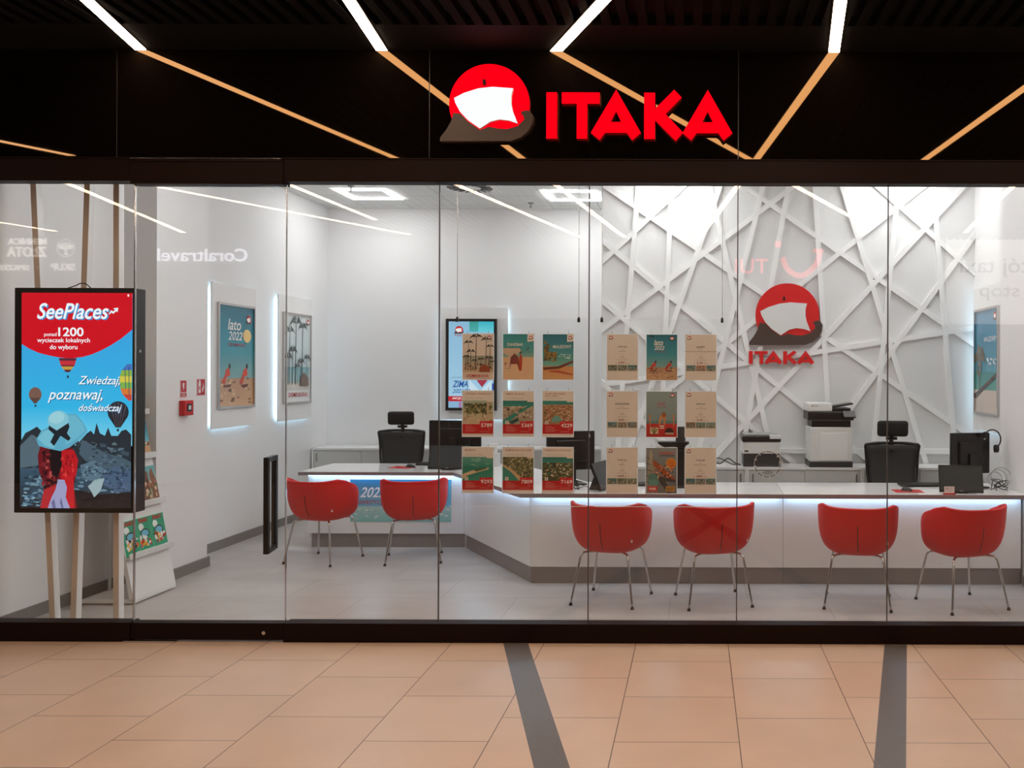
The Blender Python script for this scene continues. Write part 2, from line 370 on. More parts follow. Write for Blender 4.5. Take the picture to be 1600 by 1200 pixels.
# ------------------------------------------------------------------ LIGHT FIXTURES
def strip(pts, idx, lab):
    t = thing('linear_ceiling_light', lab, 'ceiling light', (0, 0, 0), 0, 'warm light strips in the mall ceiling')
    (x0, y0), (x1, y1) = pts; d = Vector((x1-x0, y1-y0, 0)); L = d.length; d.normalize(); n = Vector((-d.y, d.x, 0))*.045
    nn = Vector((-d.y, d.x, 0))
    def quad(hw, z0, z1, m, nm):
        hx = hw/abs(d.y)
        link_mesh(nm, prism(NB(), [(x0-hx, y0), (x0+hx, y0), (x1+hx, y1), (x1-hx, y1)], z0, z1, 'XY'), m, t)
    quad(.035, 3.862, 3.866, M['strip'], 'diffuser'); quad(.042, 3.866, 3.93, M['ceilblack'], 'housing')
SS = [((-3.64, -.03), (-1.80, -8.05), 'warm light strip left of the others that end above the sign, first from the left'),
      ((-2.065, -.03), (-1.13, -8.0), 'warm light strip ending above the left part of the round logo sign'),
      ((-.925, -.03), (2.41, -6.85), 'warm light strip slanting steeply above the first letters of the sign'),
      ((.887, -.03), (.03, -8.1), 'warm light strip right of the red sign, running almost straight back'),
      ((2.45, -.03), (2.22, -3.0), 'warm light strip seen mirrored at the top right of the fascia'),
      ((3.4, -3.3), (3.97, -7.4), 'warm light strip mirrored high in the right-hand window panes'),
      ((-7.0, -3.9), (-7.78, -7.7), 'warm light strip mirrored behind the wooden battens at the left'),
      ((-6.3, -4.0), (-4.4, -7.8), 'warm light strip mirrored across the glass door'),
      ((-4.6, -3.9), (-4.44, -6.5), 'short warm light strip mirrored right of the glass door'),
      ((-7.3, -.6), (-6.1, -2.9), 'warm light strip mirrored at the far left of the fascia'),
      ((-9.95, -6.5), (-9.64, -7.6), 'short warm light strip mirrored at the left edge of the first pane')]
for i, (a, bb, lab) in enumerate(SS): strip((a, bb), i, lab)
def square_light(x, y, lab):
    t = thing('ceiling_light', lab, 'ceiling light', (x, y, ZC), 0, 'square frame lights in the shop ceiling')
    for nm, o, i, z0, z1, m in (('diffuser', .30, .235, -.012, -.001, M['lamp']), ('inner_panel', .235, 0, -.006, 0, M['white']), ):
        b = NB()
        if i:
            bx(b, -o, o, -o, -i, z0, z1); bx(b, -o, o, i, o, z0, z1); bx(b, -o, -i, -i, i, z0, z1); bx(b, i, o, -i, i, z0, z1)
        else: bx(b, -o, o, -o, o, z0, z1)
        link_mesh(nm, b, m, t)
for x, y, lab in ((-3.86, 4.67, 'square lit frame in the ceiling at the left, above the left corner'), (-1.48, 4.72, 'square lit frame in the ceiling beside the lattice wall'),
                  (-.26, 3.02, 'square ceiling light washing the left end of the lattice wall'), (2.1, 3.02, 'square ceiling light washing the right end of the lattice wall'),
                  (-3.3, 1.2, 'added unseen square ceiling light inside the door, near the left pillar'), (-1.48, 1.5, 'added unseen square ceiling light above the bend of the counter'),  # front row: unseen lamps added to brighten the shop interior
                  (.32, 1.2, 'added unseen square ceiling light over the middle chairs'), (1.7, 1.0, 'added unseen square ceiling light over the right-hand chairs')):
    square_light(x, y, lab)
# sprinklers and vent in the shop ceiling
def sprinkler(x, y, lab):
    b = NB(); cyl(b, (0, 0, -.006), .035, .012); cyl(b, (0, 0, -.03), .008, .05); cyl(b, (0, 0, -.058), .022, .005)
    o = link_mesh('sprinkler', b, M['greyplastic']); o.location = (x, y, ZC); tag(o, lab, 'sprinkler', 'ceiling sprinklers')
sprinkler(-2.06, 5.2, 'small sprinkler head between the two square ceiling lights'); sprinkler(-3.9, 4.22, 'small sprinkler head in front of the left square light')
t = thing('ceiling_vent', 'swirl air vent in the ceiling just behind the beam', 'vent', (-2.58, 4.28, ZC))
b = NB(); bx(b, -.29, .29, -.29, .29, -.008, 0); link_mesh('plate', b, M['white'], t)
b = NB()
for k in range(20):
    a = 2*math.pi*k/20; obox(b, (math.cos(a)*.19, math.sin(a)*.19, -.011), (.13, .022, .006), Matrix.Rotation(a+.35, 3, 'Z'))
link_mesh('vane', b, M['black'], t)
# ------------------------------------------------------------------ SIGNS
def sail_pts(cx, cz, r, pts): return [(cx+x*r, cz-y*r) for x, y in pts]
LET = {  # outline in crop pixels of the fascia sign (x right, y down)
 'I': ([(583, 208), (637, 208), (637, 440), (583, 440)], None),
 'T': ([(660, 208), (850, 208), (850, 265), (788, 265), (788, 440), (735, 440), (735, 265), (660, 265)], None),
 'A': ([(932, 193), (1057, 410), (1013, 447), (985, 410), (878, 410), (850, 447), (805, 410)], [(932, 303), (958, 355), (906, 355)]),
 'K': ([(1072, 208), (1127, 208), (1127, 288), (1222, 193), (1260, 232), (1180, 315), (1268, 408), (1230, 450), (1127, 347), (1127, 440), (1072, 440)], None),
 'A2': ([(1390, 193), (1514, 410), (1470, 447), (1443, 410), (1336, 410), (1308, 447), (1264, 410)], [(1390, 303), (1416, 355), (1363, 355)])}
def letter(key, cvt, depth, parent, face, side):
    out, hole = LET[key]; b = NB(); P = [cvt(p) for p in out]
    if hole:
        H = [cvt(p) for p in hole]
        # split into two halves through the apex and the bar middle
        bot = ((P[3][0]+P[4][0])/2, P[3][1]); hb = ((H[1][0]+H[2][0])/2, H[1][1])
        halves = [[P[0], P[1], P[2], P[3], bot, hb, H[1], H[0]], [P[0], H[0], H[2], hb, bot, P[4], P[5], P[6]]]
    else: halves = [P]
    for h in halves:
        f = [bm_v for bm_v in h]
        A = [b.verts.new((x, -depth, z)) for x, z in f]; fc = b.faces.new(A); fc.normal_update()
        if fc.normal.y > 0: fc.normal_flip()
        bmesh.ops.triangulate(b, faces=[fc])
    for loop in ([P, H] if hole else [P]):
        A = [b.verts.new((x, -depth, z)) for x, z in loop]; B = [b.verts.new((x, 0, z)) for x, z in loop]
        for i in range(len(loop)):
            j = (i+1) % len(loop); q = b.faces.new((A[i], A[j], B[j], B[i])); q.material_index = 1
    return link_mesh('letter', b, [face, side], parent)
def logo_parts(t, cx, cz, r, face_red, face_white, hullm, dep, side):
    circ = [(cx+r*math.cos(2*math.pi*k/64), cz+max(-.93*r, r*math.sin(2*math.pi*k/64))) for k in range(64)]
    link_mesh('red_disc', prism(NB(), circ, -dep*.6, 0, 'XZ', 0, 1), [face_red, side], t)
    link_mesh('hull', prism(NB(), sail_pts(cx, cz, r, HULL), -dep, 0, 'XZ'), hullm, t)
    link_mesh('sail', prism(NB(), sail_pts(cx, cz, r, SAIL), -dep*1.15, 0, 'XZ', 0, 1), [face_white, M['whiteplastic']], t)
    bx_ = NB(); bx(bx_, cx-.14*r, cx-.08*r, -dep*1.2, -dep*.5, cz+.46*r, cz+.58*r); link_mesh('mast_top', bx_, M['black'], t)
t = thing('shop_sign', 'large lit red lettering with round ship logo on the black fascia', 'sign', (0, -.021, 0))
cv = lambda p: (PX(670+p[0]/3.2, -.08), PZ(80+p[1]/3.2, -.08))
lc = cv((293, 262)); logo_parts(t, lc[0], lc[1], .262, M['litred'], M['litwhite'], M['hull'], .05, M['signside'])
for k in ('I', 'T', 'A', 'K', 'A2'): letter(k, cv, .06, t, M['litred'], M['signside'])
# ------------------------------------------------------------------ LATTICE
t = thing('lattice_panel', 'white lattice of crossing battens on the right back wall', 'wall lattice', (0, YW, 0))
def W(p): return ((p[0]-VX)/149.8, CAMZ-(p[1]-VY)/149.8)
LAT = [((940, 288), (1522, 683)), ((940, 376), (1356, 717)), ((940, 470), (1235, 718)), ((940, 598), (1060, 712)), ((940, 409), (1092, 267)),
       ((940, 516), (1270, 267)), ((940, 602), (1522, 511)), ((990, 653), (1470, 267)), ((1130, 269), (1522, 537)), ((1344, 267), (1522, 424)),
       ((1526, 267), (1118, 712)), ((1522, 366), (1272, 718)), ((998, 267), (964, 718)), ((1049, 267), (1032, 718)), ((1132, 267), (979, 718)),
       ((1102, 267), (1209, 718)), ((1197, 267), (1089, 718)), ((1235, 267), (1158, 718)), ((1271, 267), (1299, 718)), ((1308, 267), (1446, 718)),
       ((1405, 267), (1363, 718)), ((1455, 267), (1494, 718)), ((1218, 704), (1522, 704))]
XA, XB = -.998, 2.898
for i, (a, bb) in enumerate(LAT):
    A, B = Vector(W(a)), Vector(W(bb)); d = (B-A).normalized(); n = Vector((-d.y, d.x))*.0265
    # clip square to the wall ends with mitred sides
    pts = [A+n-d*.15, B+n+d*.15, B-n+d*.15, A-n-d*.15]
    for ax, lim, sg in ((0, XA, 1), (0, XB, -1), (1, .8, 1), (1, ZC-.004, -1)):     # trim the batten at the wall's ends
        out = []
        for k in range(len(pts)):
            p, q = pts[k], pts[(k+1) % len(pts)]; ip = (p[ax]-lim)*sg >= 0; iq = (q[ax]-lim)*sg >= 0
            if ip: out.append(p)
            if ip != iq: out.append(p+(q-p)*((lim-p[ax])/(q[ax]-p[ax])))
        pts = out
    link_mesh('batten', prism(NB(), [tuple(q) for q in pts], -.03-.0004*i, 0, 'XZ'), M['lattice'], t)
t = thing('wall_logo', 'round red ship logo with red lettering mounted on the lattice wall', 'sign', (0, YW-.042, 0))
wy = YW-.05
cw = lambda p: (PX(1170+(p[0]-583)*(102/931), wy), PZ(547+(p[1]-193)*(22/254), wy))
lx, lz = PX(1230, wy), PZ(492, wy)
logo_parts(t, lx, lz, .332, M['signred'], M['whiteplastic'], M['hull'], .02, M['signside'])
for k in ('I', 'T', 'A', 'K', 'A2'): letter(k, cw, .025, t, M['signred'], M['signside'])
# thermostat
b = NB(); bx(b, -.028, .028, -.025, 0, -.045, .045, .004); bx(b, -.018, .018, -.027, -.024, .01, .03, 0, 1)
o = link_mesh('thermostat', b, [M['whiteplastic'], M['darkgrey']]); o.location = (PX(994, 3.48), YW, PZ(615, 3.48)); tag(o, 'small white wall thermostat on the lattice wall between the posters', 'thermostat')
# ------------------------------------------------------------------ BACKLIT POSTER PANELS
def light_panel(lab, loc, rz):
    t = thing('light_panel', lab, 'wall panel', loc, rz, 'white wall panels with a cool glow behind the edges')
    wd, h = .86, 1.43
    link_mesh('board', bx(NB(), -wd/2, wd/2, -.055, -.035, 0, h, .003), M['white'], t)
    b = NB(); q = wd/2-.045
    bx(b, -q, -q+.012, -.034, -.012, .045, h-.045); bx(b, q-.012, q, -.034, -.012, .045, h-.045)
    bx(b, -q, q, -.034, -.012, .045, .057)
    link_mesh('glow_strip', b, M['cool'], t)
    link_mesh('spacer', bx(NB(), -q+.05, q-.05, -.035, 0, .08, h-.08), M['white'], t)
    return t
def frame_poster(lab, loc, rz, art, wd=.73, h=1.05, matname='glossprint'):
    t = thing('framed_poster', lab, 'poster', loc, rz)
    b = NB(); f = .022
    bx(b, -wd/2, -wd/2+f, -.022, 0, 0, h); bx(b, wd/2-f, wd/2, -.022, 0, 0, h); bx(b, -wd/2+f, wd/2-f, -.022, 0, 0, f); bx(b, -wd/2+f, wd/2-f, -.022, 0, h-f, h)
    link_mesh('frame', b, M['chrome'], t)
    link_mesh('backing', bx(NB(), -wd/2+f, wd/2-f, -.006, -.001, f, h-f), M['paper'], t)
    o = art.build('print', M[matname], t); o.location = (0, -.0065, h/2); return t
rng = random.Random(3)
def people_beach(a, x0, y0, x1, y1, rng):
    """teal sky, sand and two red figures on deck chairs"""
    W_, H_ = x1-x0, y1-y0
    a.rect(x0, y0, x1, y0+H_*.45, '#1F6F86', '#3E97A8'); a.rect(x0, y0+H_*.45, x1, y0+H_*.72, '#3E97A8', '#7FA9A8')
    a.rect(x0, y0+H_*.72, x1, y1, '#B98E70', '#D2A57E')
    a.speck(x0, y0+H_*.7, x1, y1, ['#8A6248', '#D8B08C', '#E0B890', '#5E4438'], 30, W_*.07, rng, .4)
    for cx in (.22, .72):
        X = x0+W_*cx; Y = y0+H_*.66
        a.poly([(X-W_*.13, Y+H_*.1), (X-W_*.02, Y-H_*.01), (X+W_*.04, Y+H_*.01), (X-W_*.06, Y+H_*.13)], '#C0452F')
        a.poly([(X-W_*.03, Y-H_*.02), (X+W_*.07, Y-H_*.05), (X+W_*.1, Y+H_*.03), (X+W_*.0, Y+H_*.05)], '#D2402F')
        a.ell(X+W_*.08, Y-H_*.06, W_*.03, W_*.04, '#3A2018', 10); a.poly([(X-W_*.1, Y+H_*.13), (X+W_*.12, Y+H_*.12), (X+W_*.1, Y+H_*.15), (X-W_*.08, Y+H_*.15)], '#6B3326')
def lato_art(wd, h):
    a = Art(.0002); x0, y0, x1, y1 = -wd/2, -h/2, wd/2, h/2
    people_beach(a, x0, y0, x1, y1, random.Random(4))
    a.text('lato', x0+wd*.25, y0+h*.13, x0+wd*.62, y0+h*.24, '#F4F4F4', .02, .2); a.text('2022', x0+wd*.26, y0+h*.255, x0+wd*.66, y0+h*.34, '#F4F4F4', .02, .25)
    a.ell(x0+wd*.8, y0+h*.29, wd*.12, wd*.1, '#F0CE86'); a.text('OD MARCA', x0+wd*.25, y0+h*.37, x0+wd*.75, y0+h*.4, '#B8304A', .015)
    mini_logo(a, x0+wd*.85, y0+h*.12, wd*.07); return a
def palms_art(wd, h, sky='#DDE4E6'):
    a = Art(.0002); rg = random.Random(8); x0, y0 = -wd/2, -h/2
    a.rect(x0, y0, -x0, y0+h, '#E8EAEA'); a.rect(x0+wd*.03, y0+h*.02, -x0-wd*.03, y0+h*.85, sky, '#BBD4DA'); a.rect(x0+wd*.03, y0+h*.6, -x0-wd*.03, y0+h*.78, '#7FB3BD', '#A9C6C8')
    a.rect(x0+wd*.03, y0+h*.78, -x0-wd*.03, y0+h*.87, '#D5D0C8')
    for x, yt, r in ((.2, .2, .22), (.42, .1, .28), (.68, .14, .2), (.3, .42, .2), (.85, .5, .16), (.12, .5, .2), (.6, .55, .18), (.45, .6, .14)):
        palm(a, x0+wd*x, y0+h*yt, y0+h*.8, wd*r, '#4B5452', rg)
    a.poly([(x0+wd*.58, y0+h*.82), (x0+wd*.6, y0+h*.72), (x0+wd*.72, y0+h*.66), (x0+wd*.88, y0+h*.72), (x0+wd*.9, y0+h*.82)], '#6B5648')
    a.text('DOMINIKANA', x0+wd*.14, y0+h*.89, x0+wd*.86, y0+h*.945, '#B32A34', .03)
    mini_logo(a, x0+wd*.88, y0+h*.07, wd*.05); return a
def maldives_art(wd, h):
    a = Art(.0002); rg = random.Random(5); x0, y0 = -wd/2, -h/2
    a.rect(x0, y0, -x0, y0+h*.6, '#3B7FA6', '#4F9CB4'); a.rect(x0, y0+h*.6, -x0, y0+h*.78, '#3E8C90', '#5DA79C'); a.rect(x0, y0+h*.78, -x0, y0+h, '#D9C8BC')
    a.text('MALEDIWY', x0+wd*.4, y0+h*.26, x0+wd*.95, y0+h*.31, '#F4F4F4', .02)
    for yy in (.45, .5): palm(a, x0+wd*.2, y0+h*yy, y0+h*.8, wd*.3, '#6F6650', rg)
    a.speck(x0+wd*.05, y0+h*.3, x0+wd*.35, y0+h*.7, ['#6F6650', '#8A7F6A', '#59727A'], 30, wd*.05, rg, 1.6)
    a.poly([(x0, y0+h*.82), (x0+wd, y0+h*.6), (x0+wd, y0+h*.64), (x0, y0+h*.87)], '#5A4A4C')
    a.speck(x0+wd*.5, y0+h*.45, -x0, y0+h*.55, ['#E6EDF0', '#A9C9D6'], 14, wd*.06, rg, .4)
    mini_logo(a, x0+wd*.88, y0+h*.07, wd*.06); return a
light_panel('white wall panel with blue-white glow, nearer of the two on the left wall', (XL, 3.22, 1.205), R(90))
light_panel('white wall panel with blue-white glow beside the far left corner', (XL, 4.60, 1.205), R(90))
frame_poster('framed blue beach poster reading lato 2022 on the left wall', (XL+.0555, 3.235, 1.395), R(90), lato_art(.69, 1.01))
frame_poster('framed pale poster of tall palm trees on the left wall', (XL+.0555, 4.62, 1.395), R(90), palms_art(.69, 1.01))
light_panel('white wall panel with blue-white glow around the wall screen', (-2.843, YB, 1.165), 0)
light_panel('white wall panel with blue-white glow on the right wall', (XR, 2.93, 1.205), R(-90))
frame_poster('framed blue poster of sea and palms at the right, half hidden by the pillar', (XR-.0555, 2.92, 1.365), R(-90), maldives_art(.69, 1.01))
# screen on the back wall
t = thing('wall_screen', 'portrait advertising screen on the back wall panel, blue winter advert', 'screen', (-2.868, YB-.0555, 1.28))
link_mesh('housing', bx(NB(), -.322, .322, -.06, 0, 0, 1.165, .004), M['black'], t)
a = Art(.0002, 1/122.5, 737.5, 571)
x0, x1, y0, y1 = 703, 773, 504, 638
a.rect(x0, y0, x1, y1, '#8FBEDD', '#A9D0EA'); a.rect(735, y0, 749, 520, '#2F9C93', '#4FB0B0'); a.rect(749, y0, x1, 520, '#35B8CC', '#6CD0DC')
mini_logo(a, 719, 517, 6.5); a.text('ITAKA', 712, 524, 726, 527, '#B02030', .04)
a.poly([(746, 594), (764, 594), (755, 606)], '#A8334A'); a.poly([(735, 594), (752, 612), (x1-3, 594), (x1-3, 622), (735, 622)], '#CFE4F2'); a.poly([(747, 596), (755, 606), (763, 596), (756, 600)], '#A8334A')
a.text('LATO 2021', 708, 590, 722, 592, '#5A6B8C', .01); a.text('ZIMA', 709, 596, 733, 606, '#1B4F9C', .04, .3); a.text('2021/22', 709, 609, 737, 615, '#1B4F9C', .02, .3)
a.rect(x0, 620, 724, 628, '#C41A2C'); a.text('-AKCJA', 708, 621.5, 723, 626, '#F4F4F4', .04); a.rect(x0, 628, x1, y1, '#8DB6D8'); a.rect(719, 629, 723, y1, '#A878A8'); a.rect(770.5, 600, x1, y1, '#2E4FA8')
o = a.build('screen', M['screen'], t); o.location = (0, -.0605, .5825)
# ------------------------------------------------------------------ COUNTERS
TZ = .765
def counter_front(name, lab, p0, p1, ext=(0, 0), seams=()):
    """front panel, plinth and glow strip between floor points p0 and p1 (front side to the right hand of p0->p1 is -normal)"""
    A, B = Vector(p0), Vector(p1); d = B-A; L = d.length; ang = math.atan2(d.y, d.x)
    t = thing(name, lab, 'counter', (A.x, A.y, 0), ang, 'white counter units with grey plinths')
    b = NB(); bx(b, 0, L, 0, .03, .14, TZ-.037)
    o = link_mesh('front_panel', b, M['white'], t)
    for sx in seams: link_mesh('panel_joint', bx(NB(), sx-.002, sx+.002, -.001, .002, .14, TZ-.037), M['greyplastic'], t)
    link_mesh('plinth', bx(NB(), .01*ext[0], L-.01*ext[1], .02, .05, 0, .14), M['plinth'], t)
    link_mesh('glow_strip', bx(NB(), .02, L-.02, -.05, -.02, TZ-.0395, TZ-.036), M['coolc'], t)
    return t
c1 = counter_front('reception_counter', 'white desk unit at the left behind the two left red chairs', (-3.91, 3.15), (-2.34, 3.15), (3, 0))
link_mesh('side_panel', bx(NB(), 0, .03, .03, .75, .06, TZ-.037), M['white'], c1)
c2 = counter_front('reception_counter', 'slanting white counter unit joining the left desk and the long counter', (-2.335, 3.145), (-1.39, 1.625))
c3 = counter_front('reception_counter', 'long white counter unit behind the two middle red chairs', (-1.385, 1.625), (.722, 1.625))
c4 = counter_front('reception_counter', 'white counter unit at the right end behind the last two red chairs', (.726, 1.625), (2.715, 1.625))
link_mesh('side_panel', bx(NB(), 1.959, 1.989, .03, .68, .0, TZ-.037), M['white'], c4)
def worktop(lab, pts):
    o = link_mesh('worktop', prism(NB(), pts, TZ-.035, TZ, 'XY', 0, 1), [M['worktop'], M['edge']])
    return tag(o, lab, 'worktop', 'white glossy worktops')
worktop('white worktop bending from the left desk round to the middle of the counter',
        [(-3.98, 3.08), (-2.43, 3.08), (-1.46, 1.53), (.722, 1.53), (.722, 2.34), (-1.0, 2.34), (-1.95, 3.95), (-3.98, 3.95)])
worktop('white worktop on the right half of the long counter', [(.725, 1.53), (2.735, 1.53), (2.735, 2.34), (.725, 2.34)])
# advert banner on the left desk front
t = thing('desk_banner', 'blue printed banner with 2022 on the front of the left desk', 'banner', (0, 3.1495, 0))
a = Art(.0002, 1/155.3, VX, VY)
a.rect(548, 751, 706, 793, '#2E83B5', '#6FB7D2'); a.rect(548, 793, 706, 817, '#A9CBC9', '#7EC0BC')
a.speck(548, 795, 706, 815, ['#BFD8D4', '#8FBEBC', '#E0E8E4'], 50, 4, random.Random(2), .4)
a.text('2022', 563, 763, 604, 779, '#F4F6F8', .03, .35); a.text('INWESTYCJA', 557, 783, 603, 792, '#B22A38', .02)

a.poly([(607, 754), (700, 754), (700, 757), (612, 758)], '#5FB0DC'); a.rect(702, 752, 705, 792, '#5BC0E0')
o = a.build('print', M['glossprint'], t); o.location = (0, -.0035, CAMZ)
link_mesh('sheet', bx(NB(), (548-VX)/155.3, (706-VX)/155.3, -.003, 0, CAMZ-(817-VY)/155.3, CAMZ-(751-VY)/155.3), M['paper'], t)
# ------------------------------------------------------------------ BACK CABINETS
def cabinet(lab, x0, x1, yf, yb, h=.83):
    t = thing('cabinet', lab, 'cabinet', ((x0+x1)/2, yf, 0), 0, 'low white cabinets along the back walls')
    wd = x1-x0; dp = yb-yf
    b = NB(); bx(b, -wd/2, -wd/2+.02, .004, dp, 0, h-.025); bx(b, wd/2-.02, wd/2, .004, dp, 0, h-.025); bx(b, -wd/2+.02, wd/2-.02, dp-.01, dp, 0, h-.025)
    bx(b, -wd/2, wd/2, 0, dp, h-.025, h); bx(b, -wd/2+.02, wd/2-.02, .01, dp, 0, .06); link_mesh('body', b, M['white'], t)
    for s in (-1, 1):
        o = link_mesh('door', bx(NB(), min(0, s*(wd/2-.022))+.002, max(0, s*(wd/2-.022))-.002, .006, .022, .062, h-.03), M['greydoor'], t)
        hx = s*(wd/2-.06); link_mesh('handle', bx(NB(), hx-.006, hx+.006, -.012, .006, h-.16, h-.06, .002), M['chrome'], o)
for i, (a0, a1, lab) in enumerate(((-4.72, -3.5, 'low white cabinet in the left back corner'), (-3.498, -2.28, 'low white cabinet under the wall screen'), (-2.278, -1.05, 'low white cabinet next to the lattice wall, back row'))):
    cabinet(lab, a0, a1, 5.12, 5.6)
for a0, a1, lab in ((-.99, -.652, 'narrow low cabinet at the left end of the lattice wall'), (-.65, .498, 'low cabinet under the left printer and posters by the lattice wall'), (.5, 1.65, 'low cabinet under the tall printer'), (1.652, 2.8, 'low cabinet behind the right office chair')):
    cabinet(lab, a0, a1, 3.05, 3.46)
# ------------------------------------------------------------------ RED SHELL CHAIRS
def rimz(t):
    K = [(-1, .765), (-.8, .772), (-.5, .785), (-.2, .765), (.1, .715), (.4, .65), (.65, .58), (.85, .52), (1, .468)]
    for (a, za), (b, zb) in zip(K, K[1:]):
        if t <= b: u = (t-a)/(b-a); return za+(zb-za)*u
    return K[-1][1]
def shell_pt(th, r):
    c, s = math.cos(th), math.sin(th)
    n = .72; X = math.copysign(abs(c)**n, c); Yn = math.copysign(abs(s)**n, s)
    h = math.sin(math.pi*r/2)**.5; g = 1-max(0, math.cos(math.pi*r/2))**.52
    z0 = .394; zr = rimz(s)
    b = .275 if s < 0 else .25
    lean = .04*max(0, -s)*(g)
    wx = .282+.012*g*(1 if s < .3 else .6)
    return Vector((X*wx*h, Yn*(b-.03)*h-lean, z0+(zr-z0)*g+.012*h*h*max(0, s)))
def make_chair(lab):
    t = thing('shell_chair', lab, 'chair', (0, 0, 0), 0, 'red shell chairs in front of the counter')
    b = NB(); N, Q = 72, 20; ctr = b.verts.new(shell_pt(0, 0)); rows = []
    for j in range(1, Q+1): rows.append([b.verts.new(shell_pt(2*math.pi*i/N, j/Q)) for i in range(N)])
    for i in range(N): b.faces.new((ctr, rows[0][i], rows[0][(i+1) % N]))
    for j in range(Q-1):
        for i in range(N): b.faces.new((rows[j][i], rows[j+1][i], rows[j+1][(i+1) % N], rows[j][(i+1) % N]))
    o = link_mesh('shell', b, M['red'], t, True)
    md = o.modifiers.new('s', 'SOLIDIFY'); md.thickness = .026; md.offset = 0
    md = o.modifiers.new('b', 'BEVEL'); md.width = .008; md.segments = 3; md.limit_method = 'ANGLE'; md.angle_limit = R(50)
    pts = []
    for j in range(22):
        r = .42+.50*j/21; p = shell_pt(-math.pi/2, r); q = shell_pt(-math.pi/2, r+.01); tg = (q-p).normalized(); nrm = Vector((0, -tg.z, tg.y)).normalized()
        if nrm.y > 0 and nrm.z > 0: nrm = -nrm
        if nrm.y > 0: nrm = -nrm
        pts.append(p+nrm*.0125)
    link_mesh('seam', tube(NB(), pts, .0035, 6, smooth=False), M['black'], t)
    p = shell_pt(R(-40), .66)
    link_mesh('tag', bx(NB(), p.x-.006, p.x+.006, p.y-.018, p.y-.008, p.z-.02, p.z+.02), M['whiteplastic'], t)
    for sx in (-1, 1):
        for sy in (-1, 1):
            path = [(sx*.245, sy*.245, .012), (sx*.20, sy*.195, .30), (sx*.185, sy*.175, .375), (sx*.15, sy*.14, .392), (sx*.06, sy*.06, .388)]
            l = link_mesh('leg', tube(NB(), path, .009, 10), M['chrome'], t, True)
            link_mesh('foot', cyl(NB(), (sx*.245, sy*.245, .009), .014, .018, seg=14, r2=.011), M['rubber'], l)
    link_mesh('mounting_plate', bx(NB(), -.08, .08, -.08, .08, .378, .390, .004), M['black'], t)
    return t
ch0 = make_chair('red shell chair at the far left, turned to the right, by the desk banner')
for i, (x, y, yaw, lab) in enumerate(((-3.49, 2.53, -14, None), (-2.66, 2.58, 15, 'red shell chair in front of the left desk, right one of the pair there'),
        (-.655, 1.10, -14, 'red shell chair below the brown holiday posters, with white tag on its back'), (.13, 1.065, 13, 'red shell chair below the round wall logo, left of the wide gap'),
        (1.244, 1.03, -10.5, 'red shell chair right of the wide gap, seen squarely from behind'), (2.03, .985, 18, 'red shell chair at the far right, turned to the left'))):
    o = ch0 if i == 0 else dup(ch0, label=lab)
    o.location = (x, y, 0); o.rotation_euler = (0, 0, R(yaw))
# ------------------------------------------------------------------ OFFICE CHAIRS
def office_chair(lab, loc, rz):
    t = thing('office_chair', lab, 'office chair', loc, rz, 'black office chairs behind the counter')
    b = NB()
    for s in (-1, 1): tube(b, [(s*.20, -.22, .56), (s*.235, -.27, .75), (s*.25, -.29, .95), (s*.262, -.27, 1.07)], .014, 8)
    tube(b, [(-.262, -.27, 1.07), (-.13, -.29, 1.085), (.13, -.29, 1.085), (.262, -.27, 1.07)], .016, 8); tube(b, [(-.2, -.22, .56), (0, -.25, .55), (.2, -.22, .56)], .014, 8)
    link_mesh('back_frame', b, M['black'], t, True)
    b = NB(); N = 10; g = []
    for j in range(N+1):
        z = .57+.5*j/N; hw = .2+.055*j/N; yy = -.22-.08*math.sin(math.pi*min(1, j/N*1.0)*.8)
        g.append([b.verts.new((hw*(2*i/N-1), yy-.02*(1-(2*i/N-1)**2), z)) for i in range(N+1)])
    for j in range(N):
        for i in range(N): b.faces.new((g[j][i], g[j][i+1], g[j+1][i+1], g[j+1][i]))
    o = link_mesh('backrest', b, M['mesh'], t, True); md = o.modifiers.new('s', 'SOLIDIFY'); md.thickness = .01
    link_mesh('lumbar_support', obox(NB(), (0, -.335, .80), (.30, .02, .13), None, .008), M['black'], t)
    link_mesh('headrest', obox(NB(), (0, -.25, 1.23), (.30, .07, .155), Matrix.Rotation(R(-6), 3, 'X'), .03), M['blacksoft'], t, True)
    b = NB(); tube(b, [(0, -.30, 1.0), (0, -.335, 1.09), (0, -.30, 1.2)], .022, 8); obox(b, (0, -.32, 1.13), (.11, .03, .03), None, .005); link_mesh('headrest_bracket', b, M['black'], t)
    link_mesh('seat', obox(NB(), (0, 0, .475), (.5, .5, .08), None, .03), M['blacksoft'], t, True)
    for s in (-1, 1):
        b = NB(); tube(b, [(s*.2, 0, .43), (s*.3, 0, .44), (s*.31, -.02, .62)], .014, 8); obox(b, (s*.31, .0, .645), (.08, .26, .03), None, .01); link_mesh('armrest', b, M['black'], t)
    b = NB(); cyl(b, (0, 0, .28), .028, .3); obox(b, (0, -.02, .415), (.2, .25, .04)); link_mesh('gas_lift', b, M['black'], t)
    b = NB(); tube(b, [(0, -.08, .43), (0, -.24, .45), (0, -.3, .6), (0, -.34, .8)], .022, 8); link_mesh('back_support', b, M['black'], t)
    b = NB()
    for k in range(5):
        a = 2*math.pi*k/5; tube(b, [(0, 0, .13), (math.cos(a)*.15, math.sin(a)*.15, .115), (math.cos(a)*.31, math.sin(a)*.31, .08)], .02, 8)
    link_mesh('star_base', b, M['black'], t)
    for k in range(5):
        a = 2*math.pi*k/5; link_mesh('caster', cyl(NB(), (math.cos(a)*.31, math.sin(a)*.31, .03), .03, .045, 'X', 16), M['black'], t)
    return t
office_chair('black mesh office chair with headrest behind the left desk', (-3.42, 4.30, 0), R(184))
